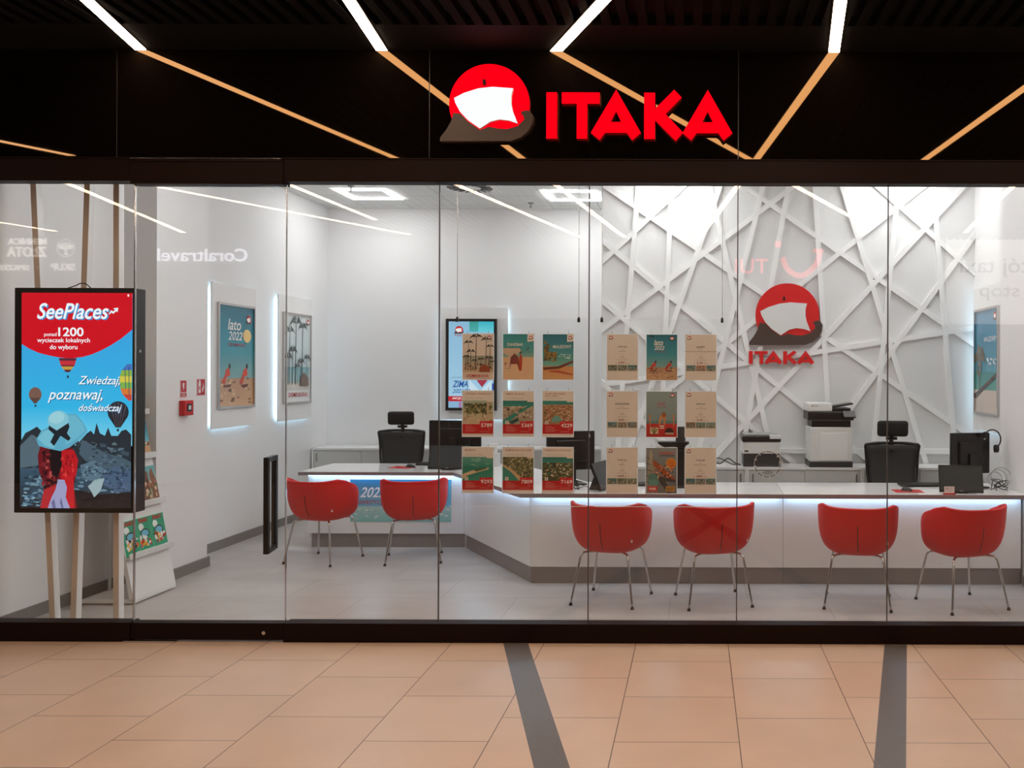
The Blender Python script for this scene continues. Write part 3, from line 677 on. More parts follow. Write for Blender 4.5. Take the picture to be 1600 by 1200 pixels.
office_chair('black mesh office chair with headrest behind the right counter', (1.90, 2.63, 0), R(177))
bpy.context.view_layer.update()
# ------------------------------------------------------------------ MONITORS
def monitor(lab, loc, rz, wd=.52, h=.32, zc=.30, cat='monitor', group='black monitors seen from behind'):
    """back of the monitor faces local -y"""
    t = thing('monitor', lab, cat, loc, rz, group)
    link_mesh('housing', obox(obox(NB(), (0, .012, zc), (wd, .03, h), None, .006), (0, -.012, zc), (wd*.62, .035, h*.55), None, .012), M['black'], t)
    link_mesh('screen', bx(NB(), -wd/2+.012, wd/2-.012, .0265, .0285, zc-h/2+.012, zc+h/2-.012), M['screen_off'], t)
    b = NB(); bx(b, -.035, .035, -.055, -.03, .01, zc, .004); link_mesh('neck', b, M['black'], t)
    b = NB(); bx(b, -.12, .12, -.12, .08, 0, .014, .005); link_mesh('foot', b, M['black'], t)
    link_mesh('sticker', bx(NB(), wd/2-.06, wd/2-.045, -.0045, -.0025, zc+h/2-.06, zc+h/2-.03), M['whiteplastic'], t)
    return t
monitor('large black monitor back on the left desk', (-2.56, 3.62, TZ), R(-4), .56, .36, .31)
monitor('black monitor turned sideways at the bend of the counter', (-1.13, 2.18, TZ), R(22), .44, .35, .30)
monitor('black monitor back at the right end of the counter with headset on it', (2.42, 2.05, TZ), R(14), .38, .36, .30)
def touch_screen(lab, loc, rz, wd=.38, h=.245, tilt=22):
    """small display leaning back, face towards local -y"""
    t = thing('customer_display', lab, 'display', loc, rz, 'small tilted displays facing the customers')
    rt = Matrix.Rotation(R(-tilt), 3, 'X'); up = rt @ Vector((0, 0, 1)); nn = rt @ Vector((0, -1, 0))
    c = up*(h/2+.008)+Vector((0, 0, .002))
    link_mesh('housing', obox(NB(), c, (wd, .022, h), rt, .005), M['black'], t)
    link_mesh('screen', obox(NB(), c+nn*.0115, (wd-.024, .002, h-.03), rt), M['screen_off'], t)
    link_mesh('stand', prism(NB(), [(.02, 0), (.15, 0), (.09, .15), (.07, .15)], -.06, .06, 'YZ'), M['black'], t)
    link_mesh('badge', obox(NB(), up*.018+nn*.0135+Vector((0, 0, .002)), (.03, .001, .006), rt), M['greyplastic'], t)
    return t
touch_screen('small tilted display on the left desk in front of the big monitor', (-2.55, 3.28, TZ), R(-2), .40, .25)
touch_screen('small tilted display at the bend of the counter, seen from the side', (-.76, 1.80, TZ), R(76), .36, .24)
touch_screen('small tilted display near the right end of the counter with a card before it', (2.215, 1.62, TZ), R(-9), .36, .235)
# headset on the right monitor
t = thing('headset', 'black headset hooked over the right-hand monitor', 'headset', (2.585, 2.03, 1.14))
b = NB(); tube(b, [(.02+.075*math.sin(R(q)), .0, .05+.085*math.cos(R(q))) for q in range(-60, 171, 15)], .006, 8); link_mesh('headband', b, M['black'], t, True)
link_mesh('ear_cup', cyl(NB(), (.05, -.02, -.03), .035, .03, 'X', 20), M['black'], t); link_mesh('ear_cup', cyl(NB(), (-.045, -.025, .09), .03, .03, 'X', 20), M['black'], t)
# mats, mice, keyboards
def mousepad(lab, loc, rz): tag(link_mesh('mouse_pad', bx(NB(), -.12, .12, -.09, .09, 0, .004, .002), M['redplastic']), lab, 'mouse pad', 'red mouse pads').location = loc; bpy.context.scene.collection.objects[-1].rotation_euler = (0, 0, rz)
mousepad('red mouse pad beside the right-hand tilted display', (1.80, 1.76, TZ), 0)
mousepad('red mouse pad on the left desk', (-3.08, 3.52, TZ), R(-12))
def mouse(lab, loc, rz):
    b = NB(); r = bmesh.ops.create_uvsphere(b, u_segments=20, v_segments=12, radius=1, matrix=Matrix.Diagonal((.032, .055, .034, 1)))
    bmesh.ops.bisect_plane(b, geom=b.verts[:]+b.edges[:]+b.faces[:], plane_co=(0, 0, 0), plane_no=(0, 0, 1), clear_inner=True)
    bmesh.ops.holes_fill(b, edges=[e for e in b.edges if e.is_boundary])
    t = thing('computer_mouse', lab, 'mouse', loc, rz, 'black computer mice'); link_mesh('shell', b, M['black'], t, True)
    link_mesh('wheel', cyl(NB(), (0, .03, .03), .006, .006, 'X', 12), M['greyplastic'], t)
mouse('black mouse on the right red mouse pad', (1.79, 1.76, TZ+.004), R(40)); mouse('black mouse on the left desk beside the keyboard', (-3.0, 3.52, TZ+.004), R(70))
def keyboard(lab, loc, rz):
    t = thing('keyboard', lab, 'keyboard', loc, rz, 'black keyboards'); link_mesh('case', obox(NB(), (0, 0, .011), (.43, .14, .016), Matrix.Rotation(R(3), 3, 'X'), .004), M['black'], t)
    b = NB()
    for r_ in range(5):
        for k in range(14): obox(b, (-.19+k*.0292, -.05+r_*.025, .020+.0013*(r_-2)), (.024, .02, .006), None)
    link_mesh('keys', b, M['darkgrey'], t)
keyboard('black keyboard on the left desk', (-2.80, 3.80, TZ), R(-3)); keyboard('black keyboard behind the right tilted display', (2.02, 2.12, TZ), R(4)); keyboard('black keyboard behind the posters on the middle counter', (-.52, 2.10, TZ), 0)
# name cards
t = thing('card_holder', 'small white business card holder before the right tilted display', 'card holder', (PX(1484, 1.56), 1.565, TZ))
link_mesh('holder', bx(NB(), -.05, .05, -.02, .02, 0, .012, .003), M['redplastic'], t); a = Art(.0002); a.rect(-.042, -.055, .042, 0, '#EDEBE8'); mini_logo(a, -.022, -.04, .009); a.text('DORADCA', -.01, -.045, .035, -.038, '#5A5050', .01); a.rect(-.03, -.025, .03, -.022, '#B0A8A4')
o = a.build('card', M['print'], t); o.location = (0, -.006, .012); link_mesh('card_back', bx(NB(), -.042, .042, -.0055, -.004, .012, .067), M['paper'], t)
b = NB(); obox(b, (0, 0, .05), (.13, .05, .10), Matrix.Rotation(R(8), 3, 'Z')); obox(b, (-.005, -.027, .045), (.09, .003, .03), Matrix.Rotation(R(8), 3, 'Z'), 0, 1)
o = link_mesh('paper_box', b, [M['paper'], M['black']]); o.location = (-2.2, 3.72, TZ+.14); tag(o, 'white box with black print on a stand beside the left big monitor', 'box')
b = NB(); bx(b, -.09, .09, -.05, .05, 0, .14, .003); o = link_mesh('desk_organizer', b, M['whiteplastic']); o.location = (-2.2, 3.72, TZ); tag(o, 'white desk organizer beside the left big monitor', 'desk organizer')
b = NB(); bx(b, -.105, .105, -.07, .07, 0, .003); o = link_mesh('leaflet', b, M['redplastic']); o.location = (PX(1485, 1.65), 1.66, TZ); tag(o, 'red leaflet lying under the card holder', 'leaflet')
bpy.data.objects.remove(o)
# black stand with tray behind the middle posters
t = thing('terminal_stand', 'black stand with a curved tray behind the middle holiday posters', 'stand', (PX(1064, 2.0), 2.0, TZ))
link_mesh('column', bx(NB(), -.04, .04, -.03, .03, .0, .32, .004), M['black'], t); link_mesh('shelf', bx(NB(), -.26, .17, -.1, .1, .32, .332, .002), M['black'], t)
b = NB(); prism(b, [(-.2, .40), (.07, .40), (.075, .385), (.03, .36), (-.14, .355), (-.19, .38)], -.09, .05, 'XZ'); link_mesh('tray', b, M['black'], t)
link_mesh('upright', bx(NB(), -.045, .04, -.02, .03, .332, .53, .004), M['darkgrey'], t); link_mesh('foot', bx(NB(), -.13, .13, -.1, .1, 0, .012, .003), M['black'], t)
b = NB(); obox(b, (-.16, .02, .345), (.11, .08, .02), Matrix.Rotation(R(10), 3, 'Z')); link_mesh('paper_slip', b, M['paper'], t)
# cables
def cable(lab, paths, r=.0035, m='black'):
    b = NB()
    for p in paths: tube(b, p, r, 6)
    tag(link_mesh('cable', b, M[m], None, True), lab, 'cable')
rg = random.Random(12)
def tangle(cx, cy, z, wx, wy, hz, n):
    ps = []
    for k in range(n):
        ps.append([(cx+rg.uniform(-wx, wx), cy+rg.uniform(-wy, wy), z+.006+(rg.uniform(0, hz) if 0 < i < 5 else 0)) for i in range(6)])
    return ps
cable('tangle of black cables on the counter beside the sideways monitor', tangle(PX(900, 1.85), 1.85, TZ, .12, .1, .09, 5))
b = []
for k in range(3):
    cx, cz, rr = 2.66-.02*k, TZ+.10-.01*k, .085-.012*k
    b.append([(cx+rr*math.cos(R(q)), 1.95+.02*k+.0006*q/5, cz+rr*math.sin(R(q))) for q in range(-80, 281, 24)])
cable('loops of thin cable hanging behind the right-hand monitor', b, .0028, 'greyplastic')
cable('black cables behind the right tilted display', tangle(2.60, 1.82, TZ, .08, .05, .12, 3))
# ------------------------------------------------------------------ PRINTERS
CH = .83
t = thing('printer', 'small white and black desktop printer left of the tall one', 'printer', (PX(1189, 3.2), 3.25, CH))
link_mesh('body', bx(NB(), -.19, .19, -.16, .18, .13, .25, .01), M['whiteplastic'], t); link_mesh('paper_drawer', bx(NB(), -.18, .18, -.15, .17, 0, .13, .006), M['darkgrey'], t)
link_mesh('scanner_lid', bx(NB(), -.195, .195, -.17, .18, .25, .305, .01), M['black'], t); link_mesh('document_tray', bx(NB(), -.17, .12, -.12, .14, .305, .325, .006), M['greyplastic'], t)
link_mesh('control_panel', bx(NB(), .08, .19, -.185, -.12, .28, .318, .006), M['whiteplastic'], t); link_mesh('logo_plate', bx(NB(), -.17, -.13, -.162, -.158, .15, .165), M['black'], t)
t = thing('printer', 'tall white multifunction printer with black scanner top', 'printer', (PX(1296, 3.2), 3.25, CH))
link_mesh('body', bx(NB(), -.212, .212, -.19, .2, .055, .40, .01), M['whiteplastic'], t)
link_mesh('base_plinth', bx(NB(), -.215, .215, -.192, .2, 0, .055, .004), M['darkgrey'], t)
link_mesh('front_door', bx(NB(), -.11, .165, -.196, -.188, .07, .345, .003), M['white'], t)
link_mesh('output_bay', bx(NB(), -.19, .20, -.15, .2, .40, .47, .004), M['black'], t)
b = NB(); bx(b, -.235, .225, -.2, .2, .47, .555, .01); obox(b, (.17, -.12, .5), (.12, .2, .02), Matrix.Rotation(R(-18), 3, 'X'), .004); link_mesh('scanner', b, M['black'], t)
link_mesh('output_tray', obox(NB(), (0, -.17, .475), (.36, .07, .012), Matrix.Rotation(R(12), 3, 'X')), M['darkgrey'], t)
link_mesh('document_feeder', bx(NB(), -.235, .01, -.19, .18, .556, .642, .012), M['whiteplastic'], t)
b = NB(); bx(b, .012, .2, -.15, .18, .556, .59, .006); obox(b, (.12, .0, .615), (.22, .24, .018), Matrix.Rotation(R(-10), 3, 'Y'), .004); link_mesh('feeder_tray', b, M['black'], t)
link_mesh('control_panel', obox(NB(), (.17, -.24, .53), (.12, .1, .018), Matrix.Rotation(R(35), 3, 'X'), .004), M['darkgrey'], t)
a = Art(.0002); a.ell(-.19, -.612, .006, .006, '#7A2A2A', 10); a.text('KYOCERA', -.18, -.617, -.135, -.607, '#3A3A3A', .02); o = a.build('lettering', M['print'], t); o.location = (0, -.1905, 0)
b = NB(); tube(b, [(-.2, 0, .006), (-.12, -.04, .05), (-.03, .0, .02), (.05, .04, .07), (.12, 0, .03), (.18, .02, .006)], .007, 6); tube(b, [(-.15, .03, .006), (-.05, -.02, .08), (.08, .0, .02), (.15, .03, .006)], .005, 6)
o = link_mesh('cable', b, M['darkgrey'], None, True); o.location = (PX(1130, 3.2), 3.20, CH); tag(o, 'dark cables lying on the cabinet left of the small printer', 'cable')
# ------------------------------------------------------------------ POSTER HOLDERS AND A4 POSTERS
YP = .10; SP = F/(YP+CAMD)
def holder(lab, x0, x1, clamps):
    t = thing('poster_holder', lab, 'poster holder', (PX((x0+x1)/2, YP), YP, PZ(792, YP)), 0, 'clear hanging poster holders behind the glass')
    hw = (x1-x0)/2/SP; h = 293/SP
    link_mesh('sheet', bx(NB(), -hw, hw, 0, .004, 0, h), M['acrylic'], t)
    link_mesh('edge_strip', bx(NB(), -hw, hw, -.001, .005, -.002, .001), M['whiteplastic'], t)
    for cx in clamps:
        x = (cx-(x0+x1)/2)/SP
        b = NB(); cyl(b, (x, .002, h+.005), .010, .014, r2=.006); bx(b, x-.009, x+.009, -.006, .010, h-.022, h); link_mesh('clamp', b, M['black'], t)
        link_mesh('wire', cyl(NB(), (x, .002, (ZC+h-PZ(792, YP))/2+.006), .0018, ZC-PZ(792, YP)-h-.014, seg=8), M['chrome'], t)
holder('clear hanging holder with the red price posters, left of the two', 702, 917, (714, 904)); holder('clear hanging holder with the plain beige cards, right of the two', 929, 1141, (940, 1128))
COLX = [747, 810, 872, 972.5, 1034, 1095]; ROWY = [558.5, 647.5, 735.5]
A4W, A4H = .205, .303
def px_art(): return Art(.00008, A4W/48, 24, 35.5)     # artwork drawn on a 48 x 71 grid
def poster(lab, c, r, a, matn='print', group=None):
    t = thing('poster', lab, 'poster', (PX(COLX[c], YP-.004), YP-.0035, PZ(ROWY[r], YP-.004)), 0, group)
    link_mesh('sheet', bx(NB(), -A4W/2, A4W/2, -.0008, 0, -A4H/2, A4H/2), M['paper'], t)
    b = NB(); w2, h2, e = A4W/2+.004, A4H/2+.004, .004
    bx(b, -w2, w2, -.001, .001, h2-e, h2); bx(b, -w2, w2, -.001, .001, -h2, -h2+e); bx(b, -w2, -w2+e, -.001, .001, -h2, h2); bx(b, w2-e, w2, -.001, .001, -h2, h2)
    link_mesh('pocket', b, M['frosted'], t)
    b = NB()
    for s in (-1, 1): bx(b, s*.07-.001, s*.07+.001, -.0005, .0015, h2, h2+.018)
    link_mesh('hook', b, M['darkgrey'], t)
    o = a.build('print', M[matn], t); o.location = (0, -.0009, 0); return t
PAPER = '#EADDD4'
def corner_logo(a):
    a.poly([(38, 0), (48, 0), (48, 11), (38, 12)], '#EFE3D8'); mini_logo(a, 43, 5.5, 3)
# row 1, left holder
a = px_art(); rg = random.Random(21); a.rect(0, 0, 48, 71, PAPER, '#E6D0BE'); a.rect(0, 34, 48, 50, '#A5A79A', '#C9B9A2'); a.rect(0, 50, 48, 60, '#D8BC9E')
for x, y, r in ((8, 14, 9), (20, 5, 12), (36, 9, 10), (12, 28, 9), (42, 20, 8), (5, 36, 7), (28, 40, 7), (40, 38, 8), (18, 42, 6), (46, 44, 6)): palm(a, x, y, 57, r, '#3F3D30', rg)
a.speck(0, 44, 48, 57, ['#6A3F28', '#8A5A34', '#3F3D30', '#B88A5A'], 50, 1.6, rg); a.poly([(26, 59), (28, 51), (34, 47), (41, 51), (43, 59)], '#9C4A28'); a.text('DOMINIKANA', 7, 63, 41, 67.5, '#C0282C', .03); mini_logo(a, 42, 5.5, 3)
poster('small poster of palm trees with red word DOMINIKANA in front of the wall screen', 0, 0, a)
a = px_art(); a.rect(0, 0, 48, 26, '#2F8F96', '#4FA3A4'); a.rect(0, 26, 48, 36, '#4E9A98', '#8FB0A0'); a.rect(0, 36, 48, 71, '#E2B68E', '#E8BF98')
a.poly([(0, 22), (26, 22), (28, 26), (20, 34), (9, 60), (8, 60), (9, 34), (0, 30)], '#D0B098'); a.poly([(10, 56), (12, 36), (18, 30), (24, 36), (27, 56), (25, 57), (22, 46), (12, 46)], '#7A4632'); a.rect(12, 38, 23, 47, '#8C3A34')
a.poly([(25, 57), (25, 38), (27, 30), (30, 36), (30, 44), (29, 57)], '#C04530'); a.ell(27.3, 29, 1.4, 1.8, '#5A3020', 10); a.speck(34, 20, 44, 26, ['#4A4A48'], 5, 2, random.Random(1), .4); a.speck(0, 44, 9, 62, ['#9A6A50', '#EAD0B4'], 10, 2.5, random.Random(2), .5)
a.text('ZANZIBAR', 6, 14, 31, 18.5, '#F4EDE6', .02); corner_logo(a); poster('small poster reading ZANZIBAR with a beach swing bed', 1, 0, a)
a = px_art(); rg = random.Random(5); a.rect(0, 0, 48, 32, '#1F6F86', '#4C9EA6'); a.rect(0, 32, 48, 50, '#3A9790', '#7FB8A8'); a.rect(0, 50, 48, 71, '#D8935C', '#E0A870')
a.speck(22, 30, 47, 40, ['#CFE0DC', '#7FB4B4'], 18, 3.5, rg, .4); a.speck(0, 8, 12, 44, ['#7A5A28', '#9A7A3A', '#5E4A28'], 40, 3, rg, 1.2); a.speck(6, 26, 24, 44, ['#8A6A2E', '#A8823E', '#5E5A30'], 40, 3, rg)
a.poly([(0, 52), (24, 50), (47, 41), (48, 44), (26, 54), (2, 56)], '#7A3A2C'); a.poly([(10, 57), (24, 56), (47, 62), (47, 64), (22, 60), (10, 59)], '#C05A34'); a.text('MALEDIWY', 16, 17, 45, 22, '#F4EDE6', .02); corner_logo(a)
poster('small poster reading MALEDIWY with palm and jetty', 2, 0, a)
# price posters
def price(c, r, head, head2, val, scene, lab):
    a = px_art(); rg = random.Random(c*7+r); a.rect(0, 0, 48, 71, PAPER); y0, y1 = 15, 52
    a.text(head, 4, 3, min(44, 4+len(head)*2.1), 5.8, '#A8443C', .01)
    if head2: a.text(head2, 4, 6.6, 4+len(head2)*2.3, 9.2, '#A8443C', .01)
    a.text('Hotel przy samej plazy', 5, 11, 32, 12.4, '#6A5048', .0)
    if scene == 'palms':
        a.rect(0, y0, 48, y1, '#A8B8A4', '#D8BC98'); a.speck(0, y0+2, 48, 38, ['#4A5230', '#6E6E3C', '#8A8450', '#3A3A26', '#C8A878'], 150, 3, rg)
        for x in (8, 20, 31): palm(a, x, 24, 42, 8, '#4A4A28', rg)
        a.rect(38, y0+1, 41, 45, '#C8B090'); a.speck(0, 38, 48, y1, ['#C8A080', '#E0C8A8', '#B08868'], 40, 3, rg, .5)
    elif scene == 'lagoon':
        a.rect(0, y0, 48, 24, '#2A7F74', '#2F8F84'); a.rect(0, 24, 48, y1, '#B8A088', '#A89888'); a.speck(0, 22, 48, 44, ['#5A4A34', '#C8B8A0', '#7A6A50', '#D8C8B4'], 90, 3, rg, .5)
        a.poly([(22, 33), (40, 22), (44, 24), (28, 34)], '#2F8A7C'); a.poly([(0, 46), (18, 34), (24, 36), (6, 52), (0, 52)], '#2F9080'); a.poly([(10, 48), (22, 42), (26, 46), (14, 52)], '#254F4C')
    elif scene == 'resort':
        a.rect(0, y0, 48, 21, '#2F8F86'); a.rect(0, 21, 48, y1, '#B88A64', '#A87A58'); a.speck(0, 21, 48, 50, ['#7A4A30', '#D0A880', '#5E5A3C', '#E0C0A0', '#9A5A40'], 170, 2.4, rg, .6); a.ell(22, 48, 8, 10, '#6FA898', 18, 180, 360)
    elif scene == 'atoll':
        a.rect(0, y0, 48, 30, '#5FA090', '#2F8A78'); a.rect(0, 30, 48, y1, '#2A8070', '#3A8C7A'); a.speck(0, 16, 48, 34, ['#8AB8A4', '#4F9684'], 20, 6, rg, .3)
        a.poly([(0, 42), (16, 36), (40, 32), (42, 34), (24, 39), (8, 44), (0, 50)], '#D8BC98'); a.poly([(18, 36), (24, 33), (40, 31), (36, 34), (22, 38)], '#4A6A44')
    elif scene == 'coast':
        a.rect(0, y0, 48, y1, '#6A6A48', '#7A7450'); a.speck(0, y0, 48, y1, ['#4A5230', '#8A8450', '#C8B890', '#3A3A26', '#A89870'], 170, 2.4, rg, .8)
        a.poly([(0, 26), (16, 36), (30, 48), (34, 52), (0, 52)], '#D8B088'); a.poly([(0, 29), (14, 39), (26, 52), (0, 52)], '#3F8F80')
    else:
        a.rect(0, y0, 48, 24, '#2A7A72', '#3F8F80'); a.rect(0, 24, 48, y1, '#5A5A3A', '#4A4A30'); a.speck(0, 22, 48, 51, ['#3A4228', '#6E6E3C', '#C8B090', '#2A2A20', '#3F7F74', '#8A8450', '#E0D0B8'], 170, 2.6, rg, .7)
    a.rect(38, y0-1, 48, y0+2, '#EBD9C8'); a.rect(0, y1, 48, 66.5, '#C8171C'); a.rect(27, 47, 48, 53, '#D21C20'); a.rect(4, 46.5, 9, 51.5, '#F0E6DC'); a.ell(6.5, 49, 1.6, 1.6, '#7A3A30', 10); a.ell(6.5, 49, .8, .8, '#F0E6DC', 8)
    a.text('juz od', 30, 47.5, 35, 49, '#F0D0C8', 0); a.text(val, 29, 50.5, 46.5, 56.5, '#F8F0EC', .04); a.text('zl/os', 40, 58.5, 44, 60, '#F0D0C8', 0)
    for k, wd in enumerate((9, 15, 13, 18, 14)): a.rect(5, 54.5+k*2, 5+wd, 55.2+k*2, '#E88C84')
    a.rect(27, 63, 42, 63.6, '#E88C84'); poster(lab, c, r, a)
price(0, 1, 'ZANZIBAR / KIWENGWA', '', '5789', 'palms', 'price poster with 5789 and palm garden photo')
price(1, 1, 'OMAN / SALALAH', '', '5369', 'lagoon', 'price poster with 5369 and marina photo')
price(2, 1, 'WYSPY ZIELONEGO', 'PRZYLĄDKA', '4229', 'resort', 'price poster with 4229 and a half-round pool')
price(0, 2, 'MALEDIWY', '', '9293', 'atoll', 'price poster with 9293 and a green lagoon with sandbank')
price(1, 2, 'DOMINIKANA / BAYAHIBE', '', '7809', 'coast', 'price poster with 7809 and a curving beach')
price(2, 2, 'DOMINIKANA / PUNTA CANA', '', '7169', 'forest', 'price poster with 7169 and wooded resort by the sea')
# text cards
def card(c, r, title, sub, val, cols, lab):
    a = px_art(); rg = random.Random(c*11+r); a.rect(0, 0, 48, 71, PAPER); mini_logo(a, 6, 5, 3)
    a.text(title, 24-len(title)*1.25, 18, 24+len(title)*1.25, 21.2, '#3A2420', .03); a.rect(22, 23.8, 26, 24.3, '#8A7468')
    a.text(sub, 24-len(sub)*.62, 25.6, 24+len(sub)*.62, 27.4, '#5A3A34', .01)
    a.text('* * * * *', 20, 30, 28, 31, '#8A7468', .0); a.rect(21.5, 34, 26.5, 34.5, '#8A7468'); a.rect(20, 36, 28, 36.5, '#9A8478'); a.text('WYLOT Z WARSZAWY', 16, 39, 32, 40.3, '#7A5A50', 0)
    a.text('od', 13, 44, 15, 45.6, '#8A3A34', 0); a.text(val, 17.5, 42.6, 27, 46, '#8A2024', .03); a.text('zl/os', 28, 44, 35, 45.6, '#8A3A34', 0)
    for k in range(3):
        x = 1.2+k*15.6; a.rect(x, 47.8, x+14.6, 56.8, cols[k], '#8A8474'); a.speck(x, 48.5, x+14.6, 56.5, ['#3A4A48', '#C8B090', '#5A4A3C', cols[k], '#8AA09C'], 22, 1.8, rg, .6)
    poster(lab, c, r, a)
card(3, 0, 'GRECJA', 'Peloponez', '2799', ('#5A6A5C', '#6A7A6C', '#2F7F80'), 'beige offer card reading GRECJA at the top left of the right holder')
card(5, 0, 'EGIPT', 'Kair Sharm el Sheikh Hurghada Marsa Alam', '3199', ('#5A8A94', '#C8846C', '#5A9098'), 'beige offer card reading EGIPT, top right')
card(3, 1, 'HISZPANIA', 'Wyspy Kanaryjskie', '3643', ('#4F8F9C', '#9A8A74', '#7A8A8A'), 'beige offer card reading HISZPANIA, middle row left')
card(5, 1, 'GRECJA', 'Kos Wyspa Kos', '3149', ('#8A6A54', '#6A9A94', '#8AA4A4'), 'beige offer card reading GRECJA, second row at the right')
card(3, 2, 'TURCJA', 'Riwiera', '3499', ('#3F7A7C', '#4A6A54', '#8A9A84'), 'beige offer card reading TURCJA, bottom row left of the roller coaster poster')
card(5, 2, 'TURCJA', 'Riwiera Turecka', '3899', ('#2F7A88', '#6A7A84', '#4F8F94'), 'beige offer card reading TURCJA, bottom row right of the roller coaster poster')
a = px_art(); people_beach(a, 0, 0, 48, 71, random.Random(9)); a.text('lato', 12, 8, 26, 17, '#F4F0EC', .03, .2); a.text('2022', 12, 18, 28, 24, '#F4F0EC', .03, .3); a.text('OD MARCA', 14, 26, 32, 28, '#B04A6A', .01); a.speck(2, 0, 14, 5, ['#14403C'], 10, 2.5, random.Random(3), .4); mini_logo(a, 40, 6, 3.4)
poster('small beach poster reading lato 2022 at the top of the right holder', 4, 0, a)
a = px_art(); a.rect(0, 0, 48, 46, '#93A5A6', '#84989A'); a.rect(0, 46, 48, 50, '#5A8C88'); a.rect(0, 50, 48, 71, '#C8302A', '#B8281F'); a.text('WCZASY', 17, 17, 30, 21.5, '#C0304A', .03); a.text('SAMOLOTEM', 16, 23, 31, 25, '#A84A54', .01)
for x, w_ in ((4, 3.2), (41, 3.2)): a.poly([(x, 36), (x+w_, 36), (x+w_-.6, 55), (x+1.4, 55)], '#C88A60')
a.poly([(19, 52), (20, 42), (24, 34), (28, 33), (31, 40), (30, 52), (27, 52), (27, 42), (24, 42), (22, 52)], '#C88A5C'); a.ell(27.5, 36, 3.4, 4, '#9A5A30', 14)
a.poly([(6, 66), (6, 56), (19, 56), (19, 66)], '#D8C0A4'); a.ell(12.5, 60, 5, 4, '#A8905C', 14); a.poly([(10, 62), (15, 62), (12.5, 68)], '#4A5A3A'); a.ell(36, 64, 7, 7.5, '#3A2826', 18, 180, 360); a.rect(30, 64, 43, 67, '#C8B098'); a.rect(21, 53, 28, 58, '#E8DCD0'); a.rect(21, 55, 28, 56.5, '#C02A24'); mini_logo(a, 41, 6, 3.2)
poster('small poster with a seated person in a red open car by the sea', 4, 1, a)
a = px_art(); a.rect(0, 0, 48, 71, '#8A8E90', '#6E7072'); a.text('ENERGY', 21, 6, 45, 10, '#C83A24', .05, .1); a.text('LANDIA', 21, 10.3, 45, 13.5, '#2A2A30', .05); a.ell(39, 24, 8, 8, '#E08A24', 24); a.text('NOWY', 34.5, 19, 43.5, 21, '#C03020', .03); a.text('WIELKI', 34, 22, 44, 24.5, '#C03020', .03); a.text('ROLLER', 33.5, 25.5, 44.5, 29, '#C02020', .04)
for x in range(0, 20, 4): a.poly([(x, 71), (x+1.1, 71), (6+x*.1+1, 4), (6+x*.1, 4)], '#B8A88C'); a.poly([(0, 14+x*2.4), (12+x*.3, 18+x*2.4), (12+x*.3, 19+x*2.4), (0, 15+x*2.4)], '#4A4038')
a.poly([(10, 20), (14, 20), (46, 48), (44, 52), (30, 44), (12, 28)], '#A8542E'); a.speck(12, 24, 44, 50, ['#C85030', '#E0A070', '#3A2A28', '#D86A3C', '#F0C8A0'], 60, 2, random.Random(6)); a.poly([(20, 44), (46, 50), (46, 54), (30, 52), (40, 70), (34, 71), (20, 52)], '#4A4444')
a.ell(11, 46, 7.5, 6, '#5A8A80', 18); a.rect(4, 50, 19, 58, '#6A9A90'); a.rect(3, 60, 18, 68, '#C8302A'); a.text('PARK', 5, 62, 16, 66, '#F4EDE6', .03); a.rect(31, 60, 45, 68, '#B8842A'); a.text('BILET', 33, 62, 43, 66, '#5A3A20', .03)
poster('small grey roller coaster poster with orange round badge', 4, 2, a)
# round sticker on the glass
t = thing('round_sticker', 'round clear sticker with a dark ring on the glass below the small printer', 'sticker', (PX(1200, 0), -.0015, PZ(725, 0)))
b = NB(); tube(b, [(.084*math.cos(R(q)), 0, .084*math.sin(R(q))) for q in range(0, 360, 10)], .0022, 6, True, False); link_mesh('ring', b, M['black'], t)
b = NB(); tube(b, [(.088*math.cos(R(q)), 0, .088*math.sin(R(q))) for q in range(0, 360, 10)], .0014, 6, True, False)
for k in range(12):
    q = R(30*k+9); obox(b, (.084*math.cos(q), -.001, .084*math.sin(q)), (.016, .004, .005), Matrix.Rotation(-q, 3, 'Y'))
link_mesh('white_border', b, M['whiteplastic'], t); b = NB()
for k, wd in enumerate((.05, .07, .05)): bx(b, -wd/2, wd/2, -.0008, 0, -.045-.009*k-.003, -.045-.009*k)
link_mesh('small_print', b, M['darkgrey'], t)
# ------------------------------------------------------------------ BIG ADVERTISING DISPLAY
YD = .10; SD = F/(YD+CAMD)
t = thing('advertising_display', 'tall black advertising display with lit red and blue travel advert', 'screen', (PX(115.5, YD), YD, PZ(805, YD)))
dw, dh = 187/SD, 352/SD
link_mesh('housing', bx(NB(), -dw/2, dw/2, 0, .13, 0, dh, .006), M['black'], t)
a = Art(.00025, 1/SD, 115.5, 805); X0, Y0, X1, Y1 = 34, 461, 207, 797
a.rect(X0, Y0, X1, 640, '#3D9BE0', '#35B4E6'); a.rect(X0, 640, X1, 700, '#35B4E6', '#7CD2EC')
a.poly([(92, 563), (120, 563), (117, 574), (109, 585), (103, 585), (95, 574)], '#5A2A38'); a.poly([(93, 567), (119, 567), (117, 574), (95, 574)], '#C8303A'); a.poly([(96, 576), (116, 576), (112, 581), (100, 581)], '#C89A40'); a.rect(105, 590, 108, 594, '#2A3040')
rp = [(X0, Y0), (X1, Y0), (X1, 518), (190, 532), (173, 543), (158, 551), (144, 557), (130, 561), (115, 563), (103, 563), (93, 562), (77, 559), (61, 555), (47, 549), (X0, 541)]
a.poly(rp, '#D01022')
a.text('SeePlaces', 59.5, 478.5, 172, 503.5, '#2A8FD0', .05, .3); a.text('SeePlaces', 58, 477, 170, 502, '#F4FAFF', .035, .3)
